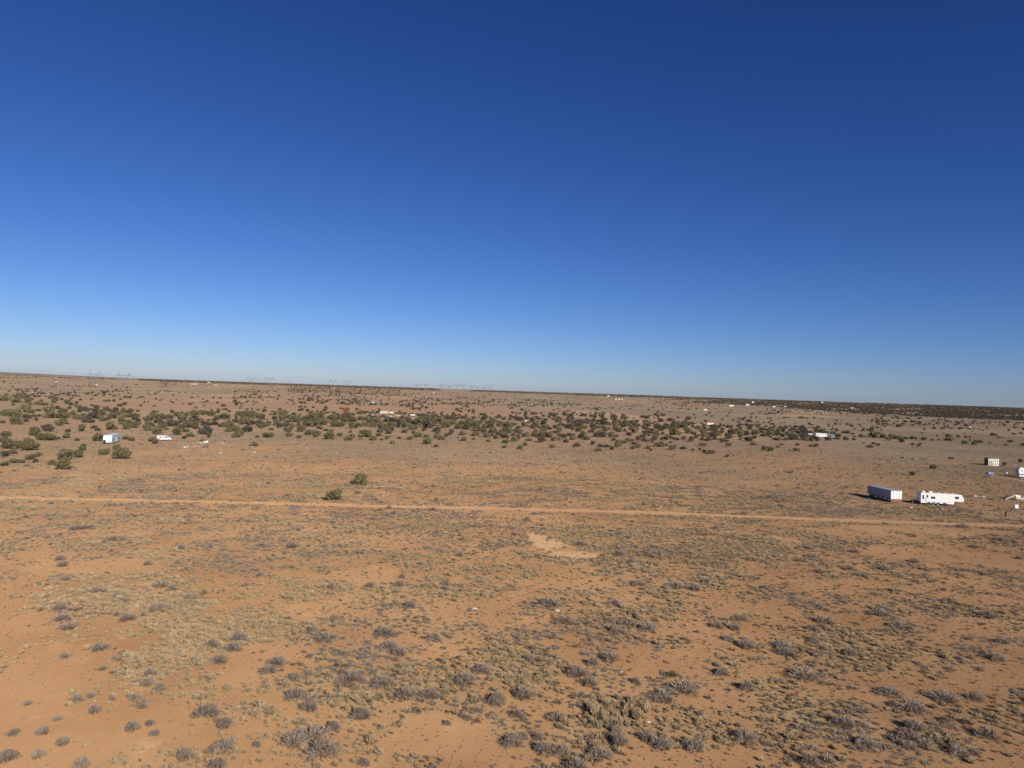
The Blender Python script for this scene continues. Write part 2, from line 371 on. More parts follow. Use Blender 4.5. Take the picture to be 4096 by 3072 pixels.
def fifth_wheel(p, yaw, L, hh, label):
    t = empty('fifth_wheel_trailer', p, yaw, label, 'trailer'); w = 2.6; b = .55; xl = L * .765
    prof = rounded([(0, b), (xl, b), (xl + .2, b + .8), (L - .15, b + .8), (L + .05, b + 1.45), (L - .6, hh - .14), (L * .55, hh), (0, hh)], .10)
    MB().prism(prof, 0, w).build('body', 'white', t, .04)
    MB().box(.06, L - 1.6, .05, w - .05, hh - .16, hh + .03).build('roof', 'tan', t)
    for x, ww in ((.6, .75), (2.35, 1.0)): MB().box(x, x + ww, .7, 1.7, hh + .02, hh + .42).build('air_conditioner', 'cream', t, .06)
    for x in (4.8, 6.6, 8.4): MB().box(x, x + .35, 1.0, 1.4, hh - .02, hh + .18).build('roof_vent', 'white', t)
    s = L / 12.6
    for x0, x1, z0, z1 in ((.55 * s, .82 * s, b + 1.1, b + 2.15), (1.75 * s, 2.05 * s, b + 1.6, b + 2.2), (3.05 * s, 4.1 * s, b + 1.35, b + 1.85), (10.05 * s, 11.0 * s, b + 1.6, b + 2.15)):
        o = frame_rect(t, x0, x1, z0, z1, 0)
        if x1 - x0 > .8: MB().box((x0 + x1) / 2 - .02, (x0 + x1) / 2 + .02, -.045, -.03, z0, z1).build('mullion', 'steel', o)
    frame_rect(t, 1.35 * s, 1.62 * s, b + .2, b + 1.5, 0, mat='cream', name='door', frame='grey', fw=.03)
    MB().box(2.0, xl - 1, -.025, 0, b + .45, b + .52).build('side_stripe', 'grey', t)
    for x in (2.1, 3.3, 4.5, 6.2):
        o = MB().prism([(x - .5, b - .1), (x + .5, b - .1), (x + .42, b + .3), (x - .42, b + .3)], -.03, .4).build('wheel_arch', 'dark', t)
    for x in (3.3, 4.5): wheel(t, x, .15, .38, .24, -1); wheel(t, x, w - .15, .38, .24)
    MB().box(.3, xl - .3, .5, w - .5, .38, b + .02).build('chassis', 'dark', t)
    for y in (.6, w - .6): MB().cyl((xl + .5, y, 0), .06, b + .82, 8).box(xl + .35, xl + .65, y - .15, y + .15, 0, .04).build('landing_leg', 'dark', t)
    MB().bar((L * .86, w / 2, b + .85), (L * .86, w / 2, .85), .2).box(L * .86 - .3, L * .86 + .3, w / 2 - .3, w / 2 + .3, .78, .85).build('hitch_pin', 'dark', t)
    MB().box(-.08, 0, .15, w - .15, b, b + .2).build('bumper', 'dark', t)
    return t
a = G(3683, 2019); b_ = G(3856, 2028); L = (b_ - a).length; yw = math.atan2(b_.y - a.y, b_.x - a.x)
fifth_wheel(a, yw, L, 3.38, 'long white fifth wheel trailer with raised nose and two rooftop air conditioners'); clear((a + b_) / 2, 0)
for k in range(8): clear(a.lerp(b_, k / 7) + Vector((0, 1.3, 0)), 1.9)

def semi_trailer(p, yaw, L, w, hh, label):            # long axis +x, shaded side on +y when yaw is 90 deg
    t = empty('semi_trailer', p, yaw, label, 'trailer'); b = .95
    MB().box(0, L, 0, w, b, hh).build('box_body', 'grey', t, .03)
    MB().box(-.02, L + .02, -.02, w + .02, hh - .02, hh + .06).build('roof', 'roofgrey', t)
    for y0, y1 in ((.08, w / 2 - .03), (w / 2 + .03, w - .08)):
        d = MB().box(-.05, 0, y0, y1, b + .08, hh - .14).build('door', 'white', t)
        MB().bar((-.09, (y0 + y1) / 2, b + .1), (-.09, (y0 + y1) / 2, hh - .2), .05).build('lock_rod', 'steel', d)
    MB().box(-.06, .02, 0, w, b - .75, b + .04).build('rear_sill', 'rust', t)
    m = MB()
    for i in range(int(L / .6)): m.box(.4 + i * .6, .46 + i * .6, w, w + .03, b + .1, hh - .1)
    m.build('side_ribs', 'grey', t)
    for x in (L * .2, L * .42, L * .62, L * .84): MB().box(x, x + .28, w + .012, w + .05, b - .22, b + .05).build('pale_block', 'white', t)  # small pale blocks in a row low on the side
    MB().box(.2, L - .2, .5, w - .5, b - .35, b - .005).build('chassis', 'dark', t)
    for x in (L - 1.2, L - 2.5):
        for y in (.2, w - .2): wheel(t, x, y, .48, .3)
    for y in (.6, w - .6): MB().box(2.4, 2.52, y - .06, y + .06, 0, b - .3).box(2.25, 2.67, y - .2, y + .2, 0, .05).build('landing_leg', 'dark', t)
    MB().box(.3, L - 3.4, w - .12, w - .06, .18, b - .36).build('under_shade_sheet', 'dark', t)  # dark sheet added to stand for the shade beneath the box
    return t
a = G(3607, 2011); c = G(3566, 2011); f = G(3472, 1987); wd = (c - a).length; d = (f - c); yw = math.atan2(d.y, d.x)
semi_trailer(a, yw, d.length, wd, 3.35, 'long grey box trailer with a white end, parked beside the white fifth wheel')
for k in range(7): clear(a.lerp(a + d, k / 6) + Vector((-1.4, 0, 0)), 2.2)

def travel_trailer(p, yaw, L, w, hh, label):          # x along the long side; end face at x=0, long side at y=0
    t = empty('travel_trailer', p, yaw, label, 'trailer'); b = .45
    prof = rounded([(0, b), (L, b), (L + .15, b + 1.2), (L - .25, hh), (.25, hh), (-.1, b + 1.4)], .25)
    MB().prism(prof, 0, w).build('body', 'aqua', t, .05)
    MB().box(.3, L - .3, .08, w - .08, hh - .03, hh + .04).build('roof', 'white', t)
    for x0, x1, z0, z1 in ((L * .22, L * .36, 1.5, 2.0), (L * .6, L * .74, 1.35, 2.3)): frame_rect(t, x0, x1, z0, z1, 0, frame='white')
    frame_rect(t, L * .42, L * .5, b + .1, 2.3, 0, mat='cream', name='door', frame='white')
    MB().box(-.14, .1, w - 1.0, w - .12, b - .05, b + 1.2).build('broken_hatch', 'glass', t)
    MB().box(-.1, .02, .5, w - 1.2, b + 1.1, b + 1.9).build('end_panel', 'cream', t)
    MB().box(.4, L, -.03, 0, b, b + .22).build('skirt', 'white', t)
    MB().box(L * .04, L * .2, -.035, 0, b + .5, b + 1.9).build('faded_panel', 'steel', t); MB().box(L * .78, L * .95, -.035, 0, b + .35, b + 2.0).build('faded_panel', 'green', t); MB().box(.3, L - .3, -.05, -.004, hh - .42, hh - .34).build('gutter', 'dark', t)
    MB().box(-.12, .04, w * .1, w * .3, b + .4, b + 1.0).build('tan_patch', 'tan', t)
    for x in (L * .45, L * .58): wheel(t, x, .12, .34, .22, -1); wheel(t, x, w - .12, .34, .22)
    MB().bar((L, w / 2, .5), (L + 1.3, w / 2, .5), .12).build('drawbar', 'dark', t)
    MB().box(.1, L - .1, .3, w - .3, .3, b + .01).build('chassis', 'dark', t)
    return t
n = G(447, 1776); r_ = G(489, 1763); l_ = G(413, 1773); d = (r_ - n)
travel_trailer(n, math.atan2(d.y, d.x), min(d.length, 14.5), 3.3, 3.55, 'pale blue-white trailer standing alone at the far left among junipers'); clear(n + d * .5, 5)

def wrecked_van(p, yaw, label):
    t = empty('wrecked_van', p, yaw, label, 'van'); L, w = 6.0, 2.0
    prof = rounded([(0, .45), (L - .1, .45), (L, 1.1), (L - 1.1, 1.35), (L - 1.8, 2.25), (0, 2.3)], .15)
    MB().prism(prof, 0, w).build('body', 'white', t, .04)
    for x0, x1, z0, z1 in ((.9, 1.7, 1.35, 1.9), (2.2, 2.8, 1.4, 1.9)): MB().box(x0, x1, -.03, 0, z0, z1).build('window', 'glass', t)
    MB().prism([(3.25, 1.4), (4.55, 1.4), (4.1, 2.0), (3.25, 2.0)], -.03, 0).build('side_window', 'glass', t)
    MB().prism([(L - 1.82, 2.15), (L - 1.15, 1.42), (L - 1.08, 1.48), (L - 1.75, 2.22)], .15, w - .15).build('windscreen', 'glass', t)
    MB().box(-.03, 1.0, -.02, .02, .5, 1.2).build('torn_panel', 'pink', t)
    for x in (1.1, L - 1.1): wheel(t, x, .1, .36, .24, -1); wheel(t, x, w - .1, .36, .24)
    MB().box(L - .05, L + .12, .1, w - .1, .4, .62).build('bumper', 'dark', t)
    for y in (.3, w - .3): MB().cyl((L - .03, y, .85), .11, .06, 12, 'x').build('headlight', 'glass', t)
    return t
a = G(628, 1763); b_ = G(684, 1762); wrecked_van(a, math.atan2((b_ - a).y, (b_ - a).x) - .08, 'battered white van with dark windows beside a grey-green juniper, right of the pale blue trailer'); clear((a + b_) / 2, 4)

# green shed
p = G(3953, 1862); mm = mpp(p); sw, sdp, sh = 41 * mm, 3.0, 29 * mm
t = empty('shed', p, R(-2), 'small flat-roofed green shed with cream trim and four small panes', 'shed')
MB().box(0, sw, 0, sdp, 0, sh).build('wall', 'cream', t)
MB().box(.18, sw * .5, -.04, 0, .12, sh * .72).build('siding', 'green', t)
MB().box(-.04, 0, .05, sdp - .05, .02, sh - .1).build('side_wall', 'brown', t)
MB().box(-.15, sw + .15, -.25, sdp + .15, sh, sh + .16).build('roof', 'brown', t)
wnd = MB().box(sw * .2, sw * .4, -.08, -.04, sh * .3, sh * .66).build('window', 'cream', t); MB().box(sw * .25, sw * .35, -.1, -.08, sh * .37, sh * .6).build('pane', 'glass', wnd)
for i in range(2):
    for j in range(2):
        x = sw * (.6 + .19 * i); z = sh * (.14 + .38 * j); frame_rect(t, x, x + sw * .1, z, z + sh * .2, 0, frame='white', name='door_pane')
for i in range(9): MB().box(.3 + i * sw / 10, .3 + i * sw / 10 + sw * .06, -.02, 0, sh * .84, sh * .9).build('vent_slot', 'dark', t)
clear(p + Vector((2.5, 1.5, 0)), 4)

# blue utility trailer
p = G(3953, 1901); mm = mpp(p)
t = empty('utility_trailer', p, R(-3), 'small blue open-topped utility trailer with a white bundle on it, below the green shed', 'trailer')
MB().box(0, 2.3, 0, .05, .35, 1.25).box(0, 2.3, 1.5, 1.55, .35, 1.25).box(0, .05, .05, 1.5, .35, 1.25).box(2.25, 2.3, .05, 1.5, .35, 1.25).build('side_board', 'blue', t)
MB().box(.05, 2.25, .05, 1.5, .35, .45).build('bed', 'dark', t)
MB().bar((2.3, .77, .45), (3.2, .77, .45), .09).build('drawbar', 'dark', t)
wheel(t, 1.15, -.08, .3, .16, -1); wheel(t, 1.15, 1.63, .3, .16)
q = empty('bundle', p + Vector((.8, .3, .45)), 0, 'white cloth bundle lying in the blue utility trailer', 'bundle')
def lump(name, mat, parent, rx, ry, rz, seed=0, dz=0, sub=2, rough=.25):
    import bmesh
    bm = bmesh.new(); bmesh.ops.create_icosphere(bm, subdivisions=sub, radius=1); rs = random.Random(seed)
    for v in bm.verts:
        k = 1 + rough * (rs.random() - .5); v.co = Vector((v.co.x * rx * k, v.co.y * ry * k, max(v.co.z, -.45) * rz * k + dz))
    me = bpy.data.meshes.new(name); bm.to_mesh(me); bm.free(); me.materials.append(M[mat] if mat in M else MV[mat]); o = bpy.data.objects.new(name, me); COL.objects.link(o)
    if parent: o.parent = parent
    return o
lump('bundle_cloth', 'white', q, .45, .4, .5, 3, .4); clear(p + Vector((1, 1, 0)), 2.4)

# pickup and slide-in camper at the right edge
p = G(4078, 1912)
t = empty('pickup_truck', p, R(-6), 'white pickup truck under a camper at the right edge', 'pickup truck')
MB().prism(rounded([(-.1, .5), (5.2, .5), (5.2, 1.2), (4.2, 1.3), (3.6, 1.85), (2.3, 1.85), (2.1, 1.25), (-.1, 1.2)], .1), 0, 1.9).build('body', 'white', t, .04)
for x in (.9, 4.2): wheel(t, x, .1, .4, .25, -1); wheel(t, x, 1.8, .4, .25)
MB().prism([(2.4, 1.3), (3.85, 1.3), (3.45, 1.75), (2.4, 1.75)], -.02, .0).build('window', 'glass', t)
t = empty('camper', p + Vector((-.4, .1, 0)), R(-6), 'white box camper with a round dark window riding on the pickup at the right edge', 'camper')
MB().prism(rounded([(.3, 1.5), (5.0, 1.9), (5.6, 2.5), (5.4, 3.9), (.6, 4.0), (0, 3.3)], .2), -.15, 2.1).build('body', 'white', t, .05)
MB().box(-.04, .25, 0, 1.95, 1.95, 3.2).build('end_panel', 'steel', t)  # grey sheet puts the shade of the camper's left end into its colour
MB().cyl((1.15, -.18, 2.9), .26, .04, 16, 'y').build('window', 'glass', t)
MB().box(1, 2, .5, 1.5, 3.95, 4.15).build('roof_vent', 'cream', t)
MB().box(.7, 1.0, .05, 1.9, 1.22, 1.55).box(1.8, 2.05, .05, 1.9, 1.22, 1.6).build('mount', 'dark', t)
clear(p + Vector((2.5, 1, 0)), 4)

p = G(4026, 1897); o = empty('propane_tank', p, 0, 'round white propane tank on the bare ground left of the camper', 'tank')
lump('tank_shell', 'white', o, .42, .42, .45, 1, .5, 3, 0); MB().cyl((0, 0, 0), .3, .14, 12).build('foot_ring', 'steel', o); MB().cyl((0, 0, .92), .09, .12, 8).build('valve', 'dark', o)
p = G(4051, 1905); o = empty('post', p, 0, 'short white post near the pickup at the right edge', 'post')
MB().box(-.12, .12, -.12, .12, 0, .7).build('shaft', 'white', o); MB().box(-.16, .16, -.16, .16, .7, .76).build('cap', 'wood', o)

def scrap(px, py, wm, hm, items, label, seed, mats=('wood', 'pink', 'stone', 'rust'), name='scrap_heap', cat='scrap heap', pw=.22):
    p = G(px, py); rs = random.Random(seed); t = empty(name, p, 0, label, cat)
    for i in range(items):
        l = rs.uniform(.4, .9) * wm * .5; x = rs.uniform(-.5, .5) * (wm - l); y = rs.uniform(-.7, .7); a = rs.uniform(-.5, .5); z0 = rs.uniform(.03, .3) * hm; z1 = rs.uniform(.05, 1.) * hm
        m = MB().bar((x, y, z0 + pw / 2), (x + l * math.cos(a), y + l * math.sin(a), z1), rs.uniform(.4, 1.3) * pw); m.build('plank', rs.choice(mats), t)
    for i in range(max(1, items // 4)):
        l = rs.uniform(.5, .9) * hm; x = rs.uniform(-.4, .4) * wm; m = MB().add([(x, -.3, 0), (x + l * 1.4, -.5, 0), (x + l * 1.2, .3, l * .7), (x - .1, .4, l * .6), (x, -.33, -.04), (x + l * 1.4, -.53, -.04), (x + l * 1.2, .27, l * .7 - .05), (x - .1, .37, l * .6 - .05)],
            [(0, 1, 2, 3), (7, 6, 5, 4), (0, 4, 5, 1), (1, 5, 6, 2), (2, 6, 7, 3), (3, 7, 4, 0)]); m.build('sheet', rs.choice(mats), t)
    clear(p, wm * .45); return t
scrap(3890, 1988, 3.4, 1.3, 12, 'heap of faded red and tan scrap right of the fifth wheel nose', 5, ('pink', 'tan', 'stone', 'rust'))
scrap(3932, 1989, 1.1, .4, 3, 'small pale log-like scrap lying beside the red heap', 6, ('wood', 'stone'), 'scrap_pieces', 'scrap')
scrap(3964, 2022, 1.6, .4, 4, 'low red and tan scrap between the fifth wheel and the white chest', 8, ('pink', 'rust', 'tan'), 'scrap_pieces', 'scrap')
t = scrap(4070, 2000, 5.0, 1.5, 9, 'collapsed pale timber and panels piled at the right edge', 9, ('wood', 'stone', 'cream'), 'timber_pile', 'timber pile')
MB().bar((-4.2, -.6, .08), (-.8, .1, 1.3), .28).build('beam', 'wood', t); MB().bar((-1.2, .1, .2), (-.7, .3, 1.9), .2).build('beam', 'wood', t); MB().bar((-1, 0, 1.0), (2.6, .4, .3), .2).build('beam', 'dark', t)
for bx_, by_, sx_, sz_, sd_ in ((-2.1, .9, 1.1, .9, 71), (1.3, .5, 1.5, .7, 72)):
    o = lump('shadow_lump', 'dark', t, sx_, .6, sz_, sd_, sz_ * .4, 2, .45); o.location = (bx_, by_, 0)  # dark lumps added as the shadows within the pile
MB().add([(-.5, 0, .3), (.9, -.3, .2), (1.0, .2, 1.3), (-.2, .5, 1.5), (-.5, .1, .3), (.9, -.2, .2), (1.0, .3, 1.3), (-.2, .6, 1.5)], [(0, 1, 2, 3), (7, 6, 5, 4), (0, 4, 5, 1), (1, 5, 6, 2), (2, 6, 7, 3), (3, 7, 4, 0)]).build('panel', 'white', t)
p = G(4060, 2034); t = empty('chest_freezer', p, R(-4), 'white upright metal chest standing alone near the right edge', 'appliance')
MB().box(0, .95, 0, .7, .05, .95).build('cabinet', 'white', t, .03); MB().box(-.01, .96, -.02, .71, .955, 1.05).build('lid', 'cream', t, .02); MB().box(.05, .9, .05, .65, 0, .05).build('base', 'dark', t)
p = G(4025, 2068); t = empty('rusty_drum', p, 0, 'tall rusty brown drum standing beside the dirt road at right', 'drum')
m = MB().cyl((0, 0, 0), .36, 1.3, 20); 
for z in (.02, .42, .85, 1.26): m.cyl((0, 0, z), .385, .05, 20)
m.build('shell', 'rust', t); MB().cyl((0, 0, 1.31), .30, .02, 20).build('lid', 'dark', t)
p = G(3834, 2047); t = empty('metal_frame', p, R(-5), 'long low dark metal frame on legs in front of the fifth wheel', 'metal frame')
MB().box(0, 2.6, 0, .07, .45, .53).box(0, 2.6, .9, .97, .45, .53).box(0, .07, .07, .9, .45, .53).box(2.53, 2.6, .07, .9, .45, .53).build('rail', 'dark', t)
for x in (0, 2.53):
    for y in (0, .9): MB().box(x, x + .07, y, y + .07, 0, .45).build('leg', 'dark', t)
MB().box(0, .07, .0, .07, .53, .85).box(2.53, 2.6, 0, .07, .53, .85).build('upright', 'rust', t)
p = G(3889, 2063); t = empty('stand', p, R(-3), 'small square stand of thin brown bars beside the dirt road', 'stand')
MB().box(0, 1.5, 0, .05, .85, .91).box(0, 1.5, .6, .65, .85, .91).build('top_rail', 'rust', t)
for x in (0, 1.44):
    for y in (0, .6): MB().box(x, x + .05, y, y + .05, 0, .85).build('leg', 'rust', t)
lump('folded_tarp', 'dark', t, .5, .25, .14, 4, .97, 2, .2)
p = G(3649, 2014); t = empty('crate', p, R(-3), 'dark brown crate at the rear of the white fifth wheel', 'crate')
MB().box(0, 1.5, 0, 1.0, 0, .9).build('box', 'brown', t); MB().box(-.03, 1.53, -.03, 1.03, .903, .97).build('lid', 'dark', t)
m = MB()
for z in (.15, .45, .75): m.box(0, 1.5, -.02, 0, z, z + .06)
m.build('slat', 'wood', t)
p = G(3979, 1980); t = empty('post', p, 0, 'dark weathered post standing in the scrub above the red scrap', 'post')
MB().box(-.14, .14, -.12, .12, 0, .95).build('shaft', 'rust', t); MB().bar((-.3, 0, .9), (.3, 0, 1.0), .12).build('crosspiece', 'dark', t)
scrap(3815, 2035, 1.6, .12, 2, 'pale pink board lying in front of the fifth wheel', 12, ('stone', 'pink'), 'board', 'board')
scrap(3637, 2031, 1.2, .3, 3, 'blue-white litter between the grey and white trailers', 13, ('steel', 'white'), 'litter', 'litter')
scrap(3768, 2038, .5, .3, 2, 'small white scrap under the middle of the fifth wheel', 14, ('white', 'cream'), 'litter', 'litter')
scrap(556, 1777, 3.6, .7, 6, 'flat rusty red scrap between the pale blue trailer and the white van', 15, ('rust', 'pink'), 'scrap_pieces', 'scrap')
scrap(566, 1762, .9, 1.0, 3, 'small upright rusty stub above the flat red scrap', 16, ('rust',), 'scrap_pieces', 'scrap')
scrap(738, 1792, 3.0, 1.0, 6, 'grey and white junk heap right of the white van', 17, ('steel', 'stone', 'white'))
scrap(782, 1790, 2.8, .5, 5, 'low pale boards beside the grey and white junk heap', 18, ('stone', 'wood'), 'scrap_pieces', 'scrap')
scrap(818, 1790, 1.2, 1.1, 4, 'dark stump-like scrap at the right of the junk heaps', 19, ('brown', 'rust'), 'scrap_pieces', 'scrap')
scrap(800, 1773, 6, .35, 6, 'row of pale boards lying on the sand behind the junk heaps', 20, ('wood', 'stone', 'cream'), 'board_row', 'boards', .3)
scrap(822, 1770, 2.2, .9, 3, 'cream slab standing in the row of boards', 21, ('cream',), 'slab', 'slab', .5)
scrap(885, 1774, 3.2, .4, 4, 'pale pink scrap at the right end of the row of boards', 22, ('stone', 'pink'), 'scrap_pieces', 'scrap')
scrap(700, 1764, 1.6, .4, 3, 'dark red scrap just right of the white van', 23, ('rust',), 'scrap_pieces', 'scrap')

# far trailers, houses and vehicles (each with its own real size at its own distance)
def far_trailer(px, py, wpx, hpx, mat, label, cat='trailer', name='house_trailer', roof=None, chassis=False, roofmat='roofgrey', d=3.0, wins=3):
    p = G(px - wpx / 2, py); mm = mpp(p); w = wpx * mm; h = hpx * mm; d = min(d, max(1.8, w * .8)); t = empty(name, p, R(-2), label, cat); b = .12 * h if not chassis else .32 * h
    MB().box(0, w, 0, d, b, h).build('wall', mat, t, min(.1, .03 * h))
    if roof == 'gable': MB().prism([(-.25, -.0), (d + .5, 0), (d / 2 + .12, h * .42)], 0, w + .5).build('roof', roofmat, t)
    else: MB().box(-.1, w + .1, -.1, d + .1, h + .003, h + .05 + .03 * h).build('roof', roofmat, t)
    if roof == 'gable':
        r = t.children[-1]; r.matrix_local = Matrix.Translation((w + .25, 0, h + .01)) @ Matrix.Rotation(R(90), 4, 'Z')
        r.matrix_local = Matrix(((0, -1, 0, w + .25), (1, 0, 0, -.25), (0, 0, 1, h + .005), (0, 0, 0, 1)))
    for i in range(wins):
        x = w * (i + .6) / (wins + .3); MB().box(x, x + w * .07, -.04, 0, b + (h - b) * .45, b + (h - b) * .75).build('window', 'glass', t)
    if chassis:
        MB().box(.1, w - .1, .2, d - .2, b * .5, b - .003).build('chassis', 'dark', t)
        for x in (w * .2, w * .8): MB().cyl((x, .1, b * .45), b * .45, .3, 14, 'y').build('wheel', 'tyre', t)
    else: MB().box(.08, w - .08, .08, d - .08, 0, b - .003).build('footing', 'dark', t)
    clear(p + Vector((w / 2, d / 2, 0)), w * .6)
    return t
far_trailer(3285, 1748, 44, 15, 'white', 'long bright white mobile home half hidden by dark junipers', 'mobile home', 'mobile_home', d=4.0, wins=4)
far_trailer(3241, 1746, 17, 12, 'cream', 'small cream shed left of the long white mobile home', 'shed', 'shed', wins=1)
far_trailer(3331, 1752, 15, 12, 'blue', 'blue shed right of the long white mobile home', 'shed', 'shed', roofmat='dark', wins=1)
far_trailer(2842, 1704, 27, 14, 'peach', 'cream-orange box trailer on dark wheels beside a sand track', 'trailer', 'box_trailer', chassis=True, roofmat='roofred', wins=0)
far_trailer(2808, 1696, 11, 5, 'dark', 'dark low pickup left of the cream-orange box trailer', 'pickup truck', 'parked_vehicle', chassis=True, roofmat='dark', wins=1)
far_trailer(1528, 1666, 40, 11, 'stone', 'long pale house with red-brown roof beyond the juniper belt', 'house', 'house', roof='gable', roofmat='roofred', d=7, wins=4)
far_trailer(1562, 1667, 18, 11, 'stone', 'pale gabled shed at the right end of the pale house', 'shed', 'shed', roof='gable', roofmat='white', d=4, wins=1)
far_trailer(1376, 1658, 26, 14, 'roofred', 'dark red barn standing alone left of the pale house', 'barn', 'barn', roof='gable', roofmat='roofred', d=6, wins=1)
far_trailer(1474, 1661, 12, 7, 'white', 'white van left of the pale house', 'van', 'parked_vehicle', chassis=True, wins=1)
far_trailer(1488, 1661, 8, 4, 'white', 'small white car just left of the pale house', 'car', 'parked_vehicle', chassis=True, wins=1)
far_trailer(1592, 1666, 18, 8, 'tan', 'tan shed right of the pale house', 'shed', 'shed', wins=1)
far_trailer(1650, 1666, 18, 9, 'white', 'white van with a dark roof standing alone on the red sand', 'van', 'parked_vehicle', chassis=True, roofmat='tan', wins=2)
far_trailer(2822, 1644, 13, 7, 'white', 'lone white box trailer on the open plain', 'trailer', 'box_trailer', chassis=True, wins=0)
far_trailer(2926, 1626, 17, 6, 'white', 'long white trailer at the edge of the far dark woodland', 'trailer', 'house_trailer', wins=2)
far_trailer(2988, 1628, 15, 6, 'white', 'white house with grey roof at the edge of the far dark woodland', 'house', 'house', roof='gable', roofmat='roofgrey', d=8, wins=2)
far_trailer(3011, 1616, 9, 5, 'white', 'small white house above the grey-roofed one by the woodland', 'house', 'house', roof='gable', roofmat='white', d=7, wins=1)
far_trailer(3096, 1629, 10, 5, 'white', 'white cabin left of its pair in the far woodland', 'cabin', 'cabin', wins=1)
far_trailer(3141, 1630, 9, 5, 'cream', 'cream cabin right of its pair in the far woodland', 'cabin', 'cabin', wins=1)
far_trailer(3286, 1615, 13, 4, 'white', 'white house on the right-hand skyline', 'house', 'house', roof='gable', roofmat='stone', d=8, wins=2)
far_trailer(3406, 1638, 12, 4, 'stone', 'pale house alone in the far right woodland', 'house', 'house', roof='gable', roofmat='roofred', d=8, wins=1)
far_trailer(2432, 1590, 11, 4, 'white', 'long white house right of centre just below the skyline', 'house', 'house', roof='gable', roofmat='stone', d=8, wins=2)
for x, l in ((2464, 'leftmost'), (2476, 'middle'), (2487, 'rightmost')): far_trailer(x, 1599, 6, 4, 'white', l + ' of three small white cabins below the skyline right of centre', 'cabin', 'cabin', wins=1)
far_trailer(776, 1538, 30, 4, 'stone', 'long low pale shed under the skyline on the left', 'shed', 'long_shed', wins=3)
far_trailer(830, 1537, 13, 5, 'stone', 'pale gabled house beside the long low pale shed under the skyline', 'house', 'house', roof='gable', roofmat='stone', d=8, wins=2)
far_trailer(862, 1541, 18, 3, 'stone', 'low pale shed right of the gabled skyline house', 'shed', 'shed', wins=2)
far_trailer(225, 1529, 12, 4, 'stone', 'pale cabin on the far plain at the left', 'cabin', 'cabin', wins=1)
far_trailer(386, 1541, 6, 4, 'cream', 'tiny cream cabin below the left-hand pylons', 'cabin', 'cabin', wins=1)
far_trailer(1491, 1613, 9, 6, 'white', 'white tank-like shed among far dark bushes left of centre', 'shed', 'shed', wins=1)
far_trailer(1735, 1573, 5, 4, 'white', 'tiny white cabin just under the skyline at centre', 'cabin', 'cabin', wins=1)
far_trailer(2104, 1686, 7, 7, 'white', 'small white shed in the row of dark bushes behind the belt', 'shed', 'shed', wins=1)
far_trailer(3880, 1712, 10, 5, 'stone', 'pale car among dark junk on the plain at right', 'car', 'parked_vehicle', chassis=True, wins=1)
far_trailer(3862, 1711, 22, 4, 'brown', 'low dark shed left of the pale car on the plain', 'shed', 'shed', wins=1)
far_trailer(3926, 1717, 14, 4, 'rust', 'rusty shed right of the pale car on the plain', 'shed', 'shed', wins=1)

# pale stones and slabs in the foreground
rocks = [(1177, 1769, 8), (1347, 1814, 8), (752, 1858, 9), (882, 1814, 14), (1017, 1811, 13), (2271, 1827, 6), (1899, 2438, 24), (2485, 2688, 18), (3255, 2706, 14), (2173, 2069, 8), (1192, 2841, 9), (2230, 2444, 20), (2590, 2890, 24), (2440, 1845, 6)]
rlab = ['white stone left of centre below the belt', 'round white stone in the scrub below the belt left of centre', 'white stone on bare sand far left', 'wide pale stone near the left junk heaps', 'pale stone right of the left junk heaps', 'small white stone at centre below the belt', 'flat pale slab on sand at centre',
        'white litter beside grey brush at bottom centre', 'pale paired stone under grass at lower right', 'small white stone just below the dirt road', 'small white stone in grey brush at bottom left of centre', 'flat pale slab between two brush clumps', 'white-topped stone right of the round grass patch', 'small pale stone beyond the dirt road right of centre']
for k, ((px, py, w), l) in enumerate(zip(rocks, rlab)):
    p = G(px, py); s = w * mpp(p) / 2; o = lump('stone', 'stone', None, s, s * .7, s * .45, 40 + k, s * .18, 2, .4); o.location = p; tag(o, l, 'stone', 'pale stones in the scrub')

